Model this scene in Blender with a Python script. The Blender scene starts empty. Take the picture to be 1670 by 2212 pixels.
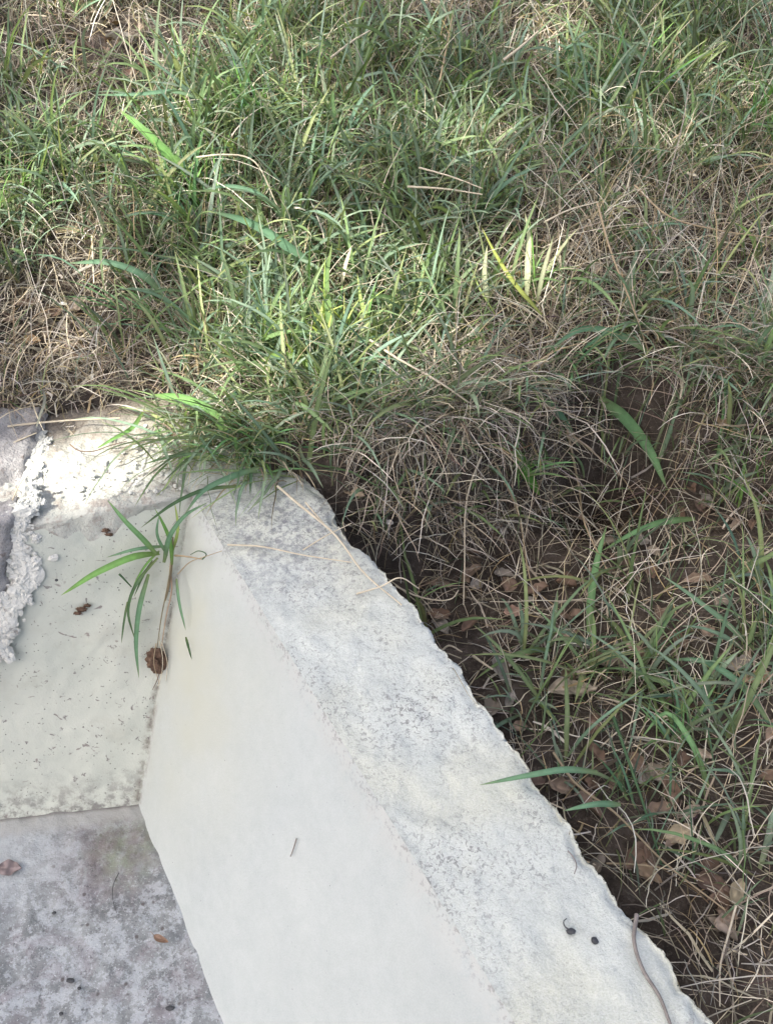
import bpy, bmesh, math, random
import numpy as np
from mathutils import Vector, noise as mnoise

rng = np.random.default_rng(11)
random.seed(5)
C = bpy.context.scene.collection
scene = bpy.context.scene

# ---------------------------------------------------------------- camera, sky, sun, exposure
FP, PITCH, CAMZ = 2000.0, math.radians(46.5), 1.35      # focal length in units of a 1670 x 2212 frame
cam_d = bpy.data.cameras.new('camera'); cam = bpy.data.objects.new('camera', cam_d); C.objects.link(cam)
cam.location = (0, 0, CAMZ); cam.rotation_euler = (math.pi/2 - PITCH, 0, 0)
cam_d.sensor_fit = 'VERTICAL'; cam_d.sensor_height = 24; cam_d.lens = FP/2212*24
cam_d.clip_start = 0.02; cam_d.clip_end = 500
scene.camera = cam
SUN_EL, SUN_AZ = math.radians(56), math.radians(-118)    # azimuth from +Y towards +X (negative: to the left)
SDIR = np.array([math.cos(SUN_EL)*math.sin(SUN_AZ), math.cos(SUN_EL)*math.cos(SUN_AZ), math.sin(SUN_EL)])
world = bpy.data.worlds.new('World'); scene.world = world; world.use_nodes = True
wn = world.node_tree; bg = wn.nodes['Background']
sky = wn.nodes.new('ShaderNodeTexSky'); sky.sky_type = 'NISHITA'; sky.sun_disc = False
sky.sun_elevation = SUN_EL; sky.sun_rotation = SUN_AZ
sky.air_density = 0.6; sky.dust_density = 7.0; sky.ozone_density = 0.6
wn.links.new(sky.outputs[0], bg.inputs[0]); bg.inputs[1].default_value = 0.14
sun_d = bpy.data.lights.new('sun', 'SUN'); sun_d.energy = 3.2; sun_d.angle = math.radians(0.5); sun_d.color = (1, 0.94, 0.84)
sun = bpy.data.objects.new('sun', sun_d); C.objects.link(sun); sun.location = (-4, 3, 8)
sun.rotation_euler = Vector(SDIR).to_track_quat('Z', 'Y').to_euler()
scene.view_settings.view_transform = 'Standard'; scene.view_settings.look = 'None'
scene.view_settings.exposure = 1.66; scene.view_settings.gamma = 1

# ---------------------------------------------------------------- helpers
def ray(x, y):
    a = (x-835)/FP; b = (1106-y)/FP
    return np.array([a, math.cos(PITCH)+b*math.sin(PITCH), -math.sin(PITCH)+b*math.cos(PITCH)])
CAM = np.array([0, 0, CAMZ])
def P(x, y, z=0.0):
    d = ray(x, y); return CAM + d*(z-CAMZ)/d[2]
def PP(x, y, o, n, off=0.0):            # on a plane through o with normal n
    d = ray(x, y); return CAM + d*(np.dot(o+n*off-CAM, n)/np.dot(d, n))
def on_line(x, y):                       # on a ray, nearest the vertical line
    pass
def sm(a, b, x):
    t = np.clip((x-a)/(b-a), 0, 1); return t*t*(3-2*t)
_T = np.random.default_rng(3).random((256, 256))
def vn(x, y):                            # value noise, -1..1
    x = np.asarray(x, float); y = np.asarray(y, float)
    i = np.floor(x).astype(int); j = np.floor(y).astype(int); u = x-i; v = y-j
    u = u*u*(3-2*u); v = v*v*(3-2*v)
    g = lambda a, b: _T[a & 255, b & 255]
    return 2*((g(i, j)*(1-u)+g(i+1, j)*u)*(1-v) + (g(i, j+1)*(1-u)+g(i+1, j+1)*u)*v)-1
def ln(x, y=0):                          # piecewise linear noise, for broken edges
    i = np.floor(x).astype(int); u = x-i; j = np.floor(np.asarray(y)+0*x).astype(int)
    return 2*(_T[i & 255, j & 255]*(1-u)+_T[(i+1) & 255, j & 255]*u)-1
def fbm(x, y, o=3):
    r = 0; a = 1
    for k in range(o):
        r = r+a*vn(x*2**k+17*k, y*2**k+31*k); a *= .5
    return r

# wall lines on the top plane (z = 0) and on the floor
H = 0.60
T = P(400, 1080); NI = P(440+0.60*1400, 1085+1400)
T = P(415, 1070)
d1 = NI-T; LEN = np.linalg.norm(d1); d1 /= LEN            # along the side wall, towards the viewer
n1 = np.array([-d1[1], d1[0], 0.0])                        # to the outer (right) side
if n1[0] < 0: n1 = -n1
OUT = P(1540, 2212)
W = float(np.dot(OUT-T, n1))
CF = P(296, 1738, -H); NF = P(296+0.40*800, 1738+800, -H)
LT = P(-300, 1075+0.187*715); LF = P(-300, 1738+0.112*596, -H)
print('T', T, 'CF', CF, 'W', W, 'LT', LT, 'LF', LF)
d2 = (LT-T)/np.linalg.norm(LT-T)
n2 = np.array([d2[1], -d2[0], 0.0])
if n2[1] < 0: n2 = -n2                                     # away from the viewer
LD = 0.35                                                  # ledge depth
EN = np.cross(LT-T, CF-T); EN /= np.linalg.norm(EN)
if EN[1] > 0: EN = -EN                                     # end face normal, to the viewer
SN = np.cross(NI-T, CF-T); SN /= np.linalg.norm(SN)
if SN[2] < 0: SN = -SN

def wall_s(x, y):   # distance right of the inner edge of the side wall
    return (x-T[0])*n1[0]+(y-T[1])*n1[1]
def ledge_s(x, y):
    return (x-T[0])*n2[0]+(y-T[1])*n2[1]
def in_concrete(x, y, m=0.0):            # m < 0 lets growth creep over the back of the ledge only
    return (wall_s(x, y) < W+np.maximum(m, 0.008)) & (ledge_s(x, y) < LD+m)
def clear_wall(p, frac=.03):             # which blades stay off the bare wall top
    x, y = p[..., 0], p[..., 1]
    bad = ((wall_s(x, y) < W-.015) & (ledge_s(x, y) < .04)).any(1) | ((wall_s(x, y) < W-.15) & (ledge_s(x, y) < LD*.45)).any(1)
    return ~bad | (rng.random(len(bad)) < frac)
BANK = [(560, 1040), (760, 1040), (900, 1000), (1020, 965), (1150, 930), (1260, 880), (1400, 860), (1560, 880), (1750, 900), (2300, 900)]
BX = np.array([P(*p)[0] for p in BANK]); BY = np.array([P(*p)[1] for p in BANK])
PIT = P(1310, 985, -0.15)
def ground(x, y):
    x = np.asarray(x, float); y = np.asarray(y, float)
    ye = np.interp(x, BX, BY)
    up = sm(-0.08, 0.05, y-ye + 0.035*vn(x*11, y*6))
    hi = 0.035+0.26*np.clip(y-1.6, 0, 40)*sm(1.5, 2.2, y)+0.035*fbm(x*2.1, y*2.1, 2)
    hi = np.where(y > 5, np.minimum(hi, 1.0+0.1*(y-5)), hi)
    lo = -0.27+0.10*sm(0.35, 1.1, x)+0.03*fbm(x*4, y*4, 2)
    lo = lo-0.07*np.exp(-((wall_s(x, y)-W-0.05)/0.06)**2)
    z = lo*(1-up)+hi*up
    z = z-0.26*np.exp(-(((x-PIT[0])/0.13)**2+((y-PIT[1])/0.11)**2)**1.5)
    z = z+0.008*fbm(x*22, y*22, 3)*sm(12, 3, np.abs(x)+np.abs(y))
    # sink below the concrete, under the ledge and the side wall
    c = np.minimum(W*0.75-wall_s(x, y), LD*0.93-ledge_s(x, y))
    return z*(1-sm(0, 0.05, c))-1.3*sm(0, 0.05, c)
def G(x, y, off=0.0):                    # pixel -> point on the ground
    d = ray(x, y); t = 0.6
    for i in range(900):
        p = CAM+d*t
        if p[2] < ground(p[0], p[1])+off: break
        t += 0.004
    return CAM+d*t

def nodes(m):
    m.use_nodes = True; nt = m.node_tree; nt.nodes.clear()
    return nt
class N:
    def plane(s, nrm, r0, r1):           # 1 on the plane through the wall's corner point, 0 beyond r1 (for parts of the drain wall)
        v = s.new('ShaderNodeVectorMath'); v.operation = 'DOT_PRODUCT'; s.link(s.tc, v.inputs[0]); v.inputs[1].default_value = tuple(nrm)
        a = s.math('ABSOLUTE', v.outputs['Value']); m = s.new('ShaderNodeMapRange'); s.link(a, m.inputs[0]); m.inputs[1].default_value = r0; m.inputs[2].default_value = r1
        m.inputs[3].default_value = 1; m.inputs[4].default_value = 0; return m.outputs[0]
    def __init__(s, name):
        s.m = bpy.data.materials.new(name); s.nt = nodes(s.m)
        s.out = s.nt.nodes.new('ShaderNodeOutputMaterial')
        s.tc = s.nt.nodes.new('ShaderNodeTexCoord').outputs['Object']
    def new(s, t): return s.nt.nodes.new(t)
    def link(s, a, b): s.nt.links.new(a, b)
    def noise(s, sc, det=4, rough=.55, dist=0, vec=None):
        n = s.new('ShaderNodeTexNoise'); n.inputs['Scale'].default_value = sc; n.inputs['Detail'].default_value = det
        n.inputs['Roughness'].default_value = rough; n.inputs['Distortion'].default_value = dist
        s.link(vec or s.tc, n.inputs['Vector']); return n.outputs['Fac']
    def vor(s, sc, out='Distance', rand=1):
        n = s.new('ShaderNodeTexVoronoi'); n.inputs['Scale'].default_value = sc; n.inputs['Randomness'].default_value = rand
        s.link(s.tc, n.inputs['Vector']); return n.outputs[out]
    def ramp(s, f, stops, interp='LINEAR'):
        r = s.new('ShaderNodeValToRGB'); e = r.color_ramp.elements; r.color_ramp.interpolation = interp
        while len(e) < len(stops): e.new(.5)
        for k, (p, c) in enumerate(stops):
            e[k].position = p; e[k].color = (c, c, c, 1) if isinstance(c, (int, float)) else (*c, 1)
        s.link(f, r.inputs[0]); return r.outputs[0]
    def mix(s, f, a, b, mode='MIX'):
        n = s.new('ShaderNodeMix'); n.data_type = 'RGBA'; n.blend_type = mode
        for v, i in ((f, 0), (a, 6), (b, 7)):
            if isinstance(v, (int, float)): n.inputs[i].default_value = v
            elif isinstance(v, tuple): n.inputs[i].default_value = (*v, 1)
            else: s.link(v, n.inputs[i])
        return n.outputs[2]
    def math(s, op, a, b=0.5):
        n = s.new('ShaderNodeMath'); n.operation = op
        for v, i in ((a, 0), (b, 1)):
            if isinstance(v, (int, float)): n.inputs[i].default_value = v
            else: s.link(v, n.inputs[i])
        return n.outputs[0]
    def bump(s, h, strength=.5, dist=.003, prev=None):
        b = s.new('ShaderNodeBump'); b.inputs['Strength'].default_value = strength; b.inputs['Distance'].default_value = dist
        s.link(h, b.inputs['Height'])
        if prev: s.link(prev, b.inputs['Normal'])
        return b.outputs[0]
    def principled(s, col, rough=.85, normal=None, spec=.3, gain=None):
        if gain: col = s.mix(1.0, col, gain, 'MULTIPLY')
        p = s.new('ShaderNodeBsdfPrincipled')
        if isinstance(col, tuple): p.inputs['Base Color'].default_value = (*col, 1)
        else: s.link(col, p.inputs['Base Color'])
        if isinstance(rough, (int, float)): p.inputs['Roughness'].default_value = rough
        else: s.link(rough, p.inputs['Roughness'])
        p.inputs['Specular IOR Level'].default_value = spec
        if normal: s.link(normal, p.inputs['Normal'])
        return p.outputs[0]
    def done(s, sh): s.link(sh, s.out.inputs[0]); return s.m
    def near(s, p, r0, r1):              # 1 near the point p, 0 beyond r1 (object space)
        v = s.new('ShaderNodeVectorMath'); v.operation = 'DISTANCE'; s.link(s.tc, v.inputs[0]); v.inputs[1].default_value = tuple(p)
        m = s.new('ShaderNodeMapRange'); s.link(v.outputs['Value'], m.inputs[0]); m.inputs[1].default_value = r0; m.inputs[2].default_value = r1
        m.inputs[3].default_value = 1; m.inputs[4].default_value = 0; return m.outputs[0]

# ---------------------------------------------------------------- materials
def m_facing():
    n = N('smooth_cement'); big = n.noise(5, 3); c = n.ramp(big, [(.3, (.555, .60, .585)), (.7, (.61, .65, .625))])
    fine = n.noise(420, 3); c = n.mix(.16, c, n.ramp(fine, [(.3, .25), (.7, .8)]), 'OVERLAY'); c = n.mix(.12, c, n.ramp(n.noise(38, 6, .7), [(.3, .2), (.7, .8)]), 'OVERLAY')
    gl = n.noise(45, 4); c = n.mix(n.ramp(gl, [(.62, 0), (.72, .25)]), c, (.55, .57, .56))
    dots = n.math('MULTIPLY', n.ramp(n.vor(60), [(.045, 1), (.085, 0)]), n.ramp(n.noise(9, 2), [(.5, 0), (.6, .6)]))
    c = n.mix(dots, c, (.30, .31, .33))
    # cream old limewash showing along the inner corner
    e = n.math('MULTIPLY', n.near((CF-T)*.45, .12, .50), n.ramp(n.noise(6, 3), [(.3, .3), (.6, 1)]))
    c = n.mix(e, c, (.60, .615, .52))
    te = n.math('MULTIPLY', n.plane(n1, .004, .035), n.ramp(n.noise(30, 6, .7), [(.42, 0), (.56, 1)])); c = n.mix(te, c, (.62, .64, .61))
    te = n.math('MULTIPLY', n.plane(n1, .0, .018), n.ramp(n.noise(110, 4, .7), [(.52, 0), (.62, .7)])); c = n.mix(te, c, (.30, .29, .28))
    # dirt in the crease with the end face, hairlines, splashes
    cr = n.math('MULTIPLY', n.plane(EN, .0, .014), n.ramp(n.noise(40, 5, .7), [(.4, 0), (.6, .9)])); c = n.mix(cr, c, (.25, .22, .19))
    cr = n.math('MULTIPLY', n.plane(EN, .0, .05), n.ramp(n.noise(22, 5, .7), [(.45, 0), (.7, .5)])); c = n.mix(cr, c, (.42, .40, .34))
    c = n.mix(n.math('MULTIPLY', n.ramp(n.vor(38), [(.03, 1), (.06, 0)]), n.ramp(n.noise(13, 2), [(.5, 0), (.56, .7)])), c, (.22, .21, .2))
    return n.done(n.principled(c, .85, n.bump(n.noise(300, 4), .25, .0015, n.bump(n.noise(22, 3), .25, .004)), .25, (.62, .637, .645)))
def m_coping():
    n = N('weathered_cement_top'); c = n.ramp(n.noise(7, 4), [(.3, (.57, .60, .555)), (.7, (.67, .70, .645))])
    c = n.mix(n.ramp(n.noise(4, 2), [(.5, 0), (.62, .5)]), c, (.66, .66, .54))
    w = n.noise(130, 4, .65, 1.0); pm = n.ramp(n.noise(5, 5, .6), [(.40, .05), (.66, 1)])
    sp = n.math('MULTIPLY', n.ramp(w, [(.535, 0), (.59, 1)]), pm); c = n.mix(n.math("MULTIPLY", sp, .85), c, (.24, .235, .23))
    w2 = n.noise(75, 5, .7, .6); c = n.mix(n.ramp(w2, [(.64, 0), (.72, .55)]), c, (.30, .30, .31))
    c = n.mix(.3, c, n.ramp(n.noise(380, 4, .7), [(.3, .15), (.7, .85)]), 'OVERLAY')
    ie = n.math('MULTIPLY', n.plane(n1, .0, .012), n.ramp(n.noise(70, 5, .7), [(.50, 0), (.70, .6)])); c = n.mix(ie, c, (.22, .21, .20))
    c = n.mix(n.ramp(n.noise(16, 5, .7, .5), [(.60, 0), (.76, .4)]), c, (.36, .35, .31))
    # grey mottled area at the far end
    g = n.math('MULTIPLY', n.near(P(610, 1130)-T, .0, .27), n.ramp(n.noise(60, 6, .75), [(.45, 0), (.58, .85)])); c = n.mix(g, c, (.23, .235, .26))
    b = n.bump(w, .5, -.002, n.bump(n.noise(90, 6, .7), .8, .004, n.bump(n.noise(20, 3), .5, .006)))
    return n.done(n.principled(c, .92, b, .2, (.75, .768, .765)))
def m_end():
    n = N('speckled_cement'); c = n.ramp(n.noise(6, 4), [(.3, (.54, .575, .50)), (.7, (.61, .635, .555))])
    d1_ = n.math('MULTIPLY', n.ramp(n.vor(85), [(.10, 1), (.17, 0)]), n.ramp(n.noise(30, 3), [(.46, 0), (.54, .9)])); c = n.mix(d1_, c, (.13, .13, .13))
    d2_ = n.ramp(n.noise(60, 4, .65, .8), [(.625, 0), (.69, .9)]); c = n.mix(d2_, c, (.19, .17, .17))
    d4_ = n.ramp(n.noise(24, 3, .5, 1.2), [(.68, 0), (.715, .8)]); c = n.mix(d4_, c, (.22, .18, .175))
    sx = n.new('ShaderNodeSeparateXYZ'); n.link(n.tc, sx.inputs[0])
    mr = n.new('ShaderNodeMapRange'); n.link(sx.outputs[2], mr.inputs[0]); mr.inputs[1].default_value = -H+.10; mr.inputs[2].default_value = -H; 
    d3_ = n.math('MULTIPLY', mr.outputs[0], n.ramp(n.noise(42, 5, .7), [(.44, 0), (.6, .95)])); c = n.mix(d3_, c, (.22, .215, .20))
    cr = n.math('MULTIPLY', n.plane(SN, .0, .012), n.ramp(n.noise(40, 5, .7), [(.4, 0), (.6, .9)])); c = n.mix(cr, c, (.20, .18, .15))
    c = n.mix(n.ramp(n.noise(9, 5, .65), [(.55, 0), (.7, .4)]), c, (.44, .43, .36))
    b = n.bump(n.noise(260, 4), .35, .002, n.bump(n.noise(30, 5, .6), .6, .004))
    return n.done(n.principled(c, .88, b, .25, (.765, .770, .765)))
def m_ledge():
    n = N('rough_mortar'); c = n.ramp(n.noise(12, 5), [(.3, (.42, .43, .40)), (.65, (.60, .61, .57))])
    c = n.mix(n.ramp(n.noise(26, 5, .7), [(.50, 0), (.64, .75)]), c, (.33, .28, .25))
    c = n.mix(n.ramp(n.noise(100, 4, .7), [(.60, 0), (.68, .7)]), c, (.20, .18, .17))
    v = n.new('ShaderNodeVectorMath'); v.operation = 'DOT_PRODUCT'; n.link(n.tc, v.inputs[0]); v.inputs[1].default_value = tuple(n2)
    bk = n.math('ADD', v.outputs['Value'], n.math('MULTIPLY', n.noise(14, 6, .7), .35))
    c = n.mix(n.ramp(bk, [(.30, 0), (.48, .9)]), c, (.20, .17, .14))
    b = n.bump(n.noise(160, 5, .7), .8, .004, n.bump(n.noise(45, 5, .6), 1, .008))
    return n.done(n.principled(c, .95, b, .2, (.82, .83, .80)))
def m_rock():
    n = N('old_grey_concrete'); c = n.ramp(n.noise(18, 6, .7), [(.3, (.20, .195, .19)), (.55, (.36, .355, .345)), (.75, (.50, .50, .47))])
    c = n.mix(n.ramp(n.noise(60, 4), [(.6, 0), (.7, .6)]), c, (.16, .12, .10))
    return n.done(n.principled(c, .95, n.bump(n.noise(120, 6, .7), 1, .006, n.bump(n.noise(30, 4), 1, .01)), .2))
def m_floor():
    n = N('stained_concrete_floor')
    c = n.ramp(n.noise(10, 6, .65), [(.28, (.17, .18, .18)), (.46, (.28, .295, .295)), (.66, (.44, .465, .46))])
    far = n.near(LF*.3+CF*.7, .0, .8)
    c = n.mix(n.ramp(n.noise(34, 6, .75), [(.47, 0), (.54, .9)]), c, (.54, .57, .58))
    c = n.mix(n.ramp(n.noise(8, 4, .7, .8), [(.52, 0), (.64, .5)]), c, (.28, .235, .25))
    c = n.mix(n.ramp(n.noise(130, 4, .7), [(.57, 0), (.64, .7)]), c, (.16, .16, .17))
    c = n.mix(n.ramp(n.noise(210, 3, .6), [(.60, 0), (.67, .8)]), c, (.66, .68, .69))
    c = n.mix(n.ramp(n.vor(26), [(.07, .9), (.13, 0)]), c, (.14, .125, .12))
    c = n.mix(n.math('MULTIPLY', n.near(P(275, 1830, -H), .02, .11), n.ramp(n.noise(40, 4), [(.35, .2), (.6, .8)])), c, (.30, .35, .22))
    c = n.mix(n.math('MULTIPLY', n.math('MULTIPLY', n.near(P(255, 1785, -H), .02, .22), n.ramp(n.noise(25, 5, .7), [(.38, .15), (.6, 1)])), .75), c, (.22, .17, .175))
    # chalky white wash on the left where the floor meets the end face
    c = n.mix(n.math('MULTIPLY', n.near(P(-40, 1815, -H), .05, .25), n.ramp(n.noise(18, 4), [(.3, .4), (.6, 1)])), c, (.58, .61, .61))
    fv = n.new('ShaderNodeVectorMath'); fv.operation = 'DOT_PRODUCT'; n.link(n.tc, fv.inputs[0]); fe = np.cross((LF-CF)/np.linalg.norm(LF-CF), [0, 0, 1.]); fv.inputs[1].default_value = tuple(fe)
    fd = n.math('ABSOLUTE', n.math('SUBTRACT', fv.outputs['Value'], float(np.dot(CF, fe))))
    fb = n.math('SUBTRACT', fd, n.math('MULTIPLY', n.noise(20, 6, .7), .05))
    c = n.mix(n.math('MULTIPLY', n.ramp(fb, [(.0, 1), (.025, 0)]), .8), c, (.50, .50, .46))
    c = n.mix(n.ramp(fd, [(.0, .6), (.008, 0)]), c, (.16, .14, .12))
    b = n.bump(n.noise(150, 5, .7), .7, .003, n.bump(n.noise(26, 5, .6), .7, .006))
    return n.done(n.principled(c, .92, b, .2, (.60, .62, .635)))
def m_soil():
    n = N('dark_soil'); c = n.ramp(n.noise(14, 6, .7), [(.3, (.035, .029, .024)), (.55, (.085, .070, .058)), (.75, (.16, .135, .115))])
    c = n.mix(n.ramp(n.noise(120, 5, .7), [(.55, 0), (.68, .7)]), c, (.19, .165, .13))
    return n.done(n.principled(c, .97, n.bump(n.noise(220, 5, .7), 1, .005, n.bump(n.noise(50, 5, .7), 1, .012)), .15))
def m_blade(name, trans=.3, rough=.5, spec=.35):      # colour comes from each blade's own colour attribute
    n = N(name); a = n.new('ShaderNodeAttribute'); a.attribute_name = 'col'
    c = n.mix(.25, a.outputs['Color'], n.ramp(n.noise(70, 3), [(.3, .25), (.7, .75)]), 'OVERLAY')
    p = n.principled(c, rough, None, spec)
    t = n.new('ShaderNodeBsdfTranslucent'); n.link(n.mix(1.0, c, (1.0, 1.0, .55), 'MULTIPLY'), t.inputs[0])
    mx = n.new('ShaderNodeMixShader'); mx.inputs[0].default_value = trans; n.link(p, mx.inputs[1]); n.link(t.outputs[0], mx.inputs[2])
    return n.done(mx.outputs[0])
def m_simple(name, stops, sc=40, rough=.8, bump=.004):
    n = N(name); c = n.ramp(n.noise(sc, 5, .65), stops)
    return n.done(n.principled(c, rough, n.bump(n.noise(sc*2, 4, .6), .7, bump)))
def m_crumb():
    n = N('crumbly_white_mortar'); c = n.ramp(n.noise(14, 5), [(.3, (.42, .43, .40)), (.6, (.60, .61, .56))])
    c = n.mix(n.ramp(n.noise(55, 5, .7), [(.57, 0), (.68, .8)]), c, (.20, .18, .16))
    return n.done(n.principled(c, .95, n.bump(n.noise(220, 5, .7), 1, .003), .2))
M_CRUMB = m_crumb()
M_FAC, M_COP, M_END, M_LED, M_ROCK, M_FLOOR, M_SOIL = m_facing(), m_coping(), m_end(), m_ledge(), m_rock(), m_floor(), m_soil()
M_GREEN = m_blade('living_blade', .40, .6, .28); M_STRAW = m_blade('dry_stalk', .2, .75, .2)
M_LEAFD = m_blade('dead_leaf', .15, .7, .25); M_CANOPY = m_blade('tree_leaf', .1, .5, .3)
M_CLOD = m_simple('root_clod', [(.3, (.05, .03, .02)), (.6, (.14, .09, .06)), (.8, (.26, .2, .15))], 90)
M_BARK = m_simple('bark', [(.3, (.06, .05, .04)), (.7, (.17, .14, .11))], 12)
M_SHELL = m_simple('pale_shell', [(.3, (.5, .47, .42)), (.7, (.78, .76, .72))], 120, .4, .001)
M_BERRY = m_simple('dark_berry', [(.3, (.02, .022, .025)), (.7, (.07, .075, .08))], 200, .5, .001)
M_ROOT = m_simple('grey_root', [(.3, (.12, .11, .10)), (.7, (.24, .22, .20))], 80, .8, .002)

# ---------------------------------------------------------------- mesh builders
def tag(o, label=None, cat=None, group=None, kind=None):
    if label: o['label'] = label
    if cat: o['category'] = cat
    if group: o['group'] = group
    if kind: o['kind'] = kind
    return o
def mesh_obj(name, V, F, mat, parent=None, origin=None, col=None, smooth=True):
    V = np.asarray(V, float)
    base = np.array(parent['_o']) if parent is not None and '_o' in parent else (np.zeros(3) if origin is None else np.asarray(origin, float))
    me = bpy.data.meshes.new(name); F = np.asarray(F)
    me.vertices.add(len(V)); me.vertices.foreach_set('co', (V-base).astype(np.float32).ravel())
    k = F.shape[1]; me.loops.add(F.size); me.loops.foreach_set('vertex_index', F.astype(np.int32).ravel())
    me.polygons.add(len(F)); me.polygons.foreach_set('loop_start', np.arange(0, F.size, k, dtype=np.int32))
    me.polygons.foreach_set('use_smooth', np.full(len(F), smooth)); me.update(calc_edges=True)
    if col is not None:
        a = me.color_attributes.new('col', 'FLOAT_COLOR', 'POINT')
        a.data.foreach_set('color', np.concatenate([col, np.ones((len(col), 1))], 1).astype(np.float32).ravel())
    me.materials.append(mat); me.validate()
    o = bpy.data.objects.new(name, me); C.objects.link(o)
    if parent is not None: o.parent = parent
    else: o.location = base
    return o
def empty(name, loc, label, cat, group=None):
    o = bpy.data.objects.new(name, None); o.empty_display_size = .05; C.objects.link(o); o.location = tuple(loc); o['_o'] = [float(a) for a in loc]
    return tag(o, label, cat, group)
def grid_faces(nu, nv):
    i, j = np.meshgrid(np.arange(nu-1), np.arange(nv-1), indexing='ij'); a = (i*nv+j).ravel()
    return np.stack([a, a+nv, a+nv+1, a+1], 1)
def quad_grid(A, B, Cc, D, nu, nv, disp=None, nrm=None):    # A-B along u at v=0, D-C along u at v=1
    u = np.linspace(0, 1, nu)[:, None, None]; v = np.linspace(0, 1, nv)[None, :, None]
    p = (A*(1-u)+B*u)*(1-v)+(D*(1-u)+Cc*u)*v; p = p.reshape(-1, 3)
    if disp is not None: p = p+nrm*disp(p)[:, None]
    return p, grid_faces(nu, nv)

# strips: paths (n, S, 3), half width direction (n, S, 3), colours (n, 3)
def strips(paths, side, wid, cols, fold=0.0, prof=None, basecol=None):
    n, S, _ = paths.shape; t = np.linspace(0, 1, S)
    if prof is None: prof = np.clip(np.minimum(1, .55+2.2*t)*(1-t**3)**.8, 0.04, 1)
    w = wid[:, None]*prof[None, :]*.5
    s = side*w[..., None]
    if fold:
        tan = np.gradient(paths, axis=1); nr = np.cross(tan, side); nr /= np.linalg.norm(nr, axis=-1, keepdims=True)+1e-9
        up = np.sign(nr[..., 2:3]+1e-6); k = 3
        V = np.stack([paths-s+nr*up*w[..., None]*fold, paths, paths+s+nr*up*w[..., None]*fold], 2)
    else:
        k = 2; V = np.stack([paths-s, paths+s], 2)
    V = V.reshape(-1, 3)
    idx = np.arange(n*S*k).reshape(n, S, k)
    F = np.concatenate([np.stack([idx[:, :-1, c], idx[:, :-1, c+1], idx[:, 1:, c+1], idx[:, 1:, c]], -1).reshape(-1, 4) for c in range(k-1)])
    cc = np.repeat(cols[:, None, :], S, 1)
    if basecol is not None:
        f = np.clip(1-t/.3, 0, 1)[None, :, None]*.7; cc = cc*(1-f)+np.asarray(basecol)*f
        f2 = np.clip((t-.82)/.18, 0, 1)[None, :, None]*.35; cc = cc*(1-f2)+np.array([.22, .18, .08])*f2
    cc = np.repeat(cc[:, :, None, :], k, 2)*(1+.10*np.sin(np.arange(S)*2.1+1)[None, :, None, None]*rng.random((n, 1, 1, 1)))
    if k == 3: cc = cc*np.array([.86, 1.30, 1.0])[None, None, :, None]
    cc = cc.reshape(-1, 3)
    return V, F, cc
def blade_paths(base, az, lean, curve, length, S=6, wob=.0):
    n = len(base); t = np.linspace(0, 1, S)
    th = lean[:, None]+curve[:, None]*t[None, :]**1.3
    a = az[:, None]+wob*(rng.standard_normal((n, 1))*t[None, :]+.3*rng.standard_normal((n, S)))
    d = np.stack([np.sin(th)*np.cos(a), np.sin(th)*np.sin(a), np.cos(th)], -1)
    seg = d*(length/(S-1))[:, None, None]; p = np.cumsum(seg, 1)-seg+base[:, None, :]
    side = np.stack([-np.sin(a), np.cos(a), np.zeros_like(a)], -1)
    tw = rng.normal(0, .5, (n, 1, 1)); nr = np.cross(d, side); side = side*np.cos(tw)+nr*np.sin(tw)
    return p, side
def keep_above(p, lift=.003):
    g = ground(p[..., 0], p[..., 1]); x, y = p[..., 0], p[..., 1]
    cz = np.where(in_concrete(x, y, .004), np.where((wall_s(x, y) > -.02) | (ledge_s(x, y) > -.02), .004, -9), -9)
    p[..., 2] = np.maximum(p[..., 2], np.maximum(g, cz)+lift); return p
def flt(p, sd, frac=.03):
    ok = clear_wall(p, frac); return p[ok], sd[ok], int(ok.sum())
def merge(parts):
    V = []; F = []; Cc = []; o = 0
    for v, f, c in parts: V.append(v); F.append(f+o); Cc.append(c); o += len(v)
    return np.concatenate(V), np.concatenate(F), np.concatenate(Cc)
def smooth_path(pts, S):
    pts = np.asarray(pts, float); d = np.r_[0, np.cumsum(np.linalg.norm(np.diff(pts, axis=0), axis=1))]
    t = np.linspace(0, d[-1], S)
    if len(pts) > 2:                    # catmull style by cubic through points
        out = []
        m = np.gradient(pts, d, axis=0)
        for q in t:
            k = min(np.searchsorted(d, q, side='right')-1, len(d)-2); h = d[k+1]-d[k]; s = (q-d[k])/h
            out.append((2*s**3-3*s**2+1)*pts[k]+(s**3-2*s**2+s)*h*m[k]+(-2*s**3+3*s**2)*pts[k+1]+(s**3-s**2)*h*m[k+1])
        return np.array(out)
    return pts[0]+(pts[1]-pts[0])*(t/d[-1])[:, None]
def tube(path, r, k=6, taper=.5):
    path = np.asarray(path); S = len(path); tan = np.gradient(path, axis=0); tan /= np.linalg.norm(tan, axis=1, keepdims=True)
    a = np.cross(tan, [0.31, 0.2, .93]); a /= np.linalg.norm(a, axis=1, keepdims=True)+1e-9; b = np.cross(tan, a)
    ang = np.linspace(0, 2*np.pi, k, endpoint=False); rr = r*(1-(1-taper)*np.linspace(0, 1, S))
    V = path[:, None, :]+rr[:, None, None]*(np.cos(ang)[None, :, None]*a[:, None]+np.sin(ang)[None, :, None]*b[:, None])
    i, j = np.meshgrid(np.arange(S-1), np.arange(k), indexing='ij'); q = i*k+j; q2 = i*k+(j+1) % k
    F = np.stack([q, q2, q2+k, q+k], -1).reshape(-1, 4)
    return V.reshape(-1, 3), F
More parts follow.
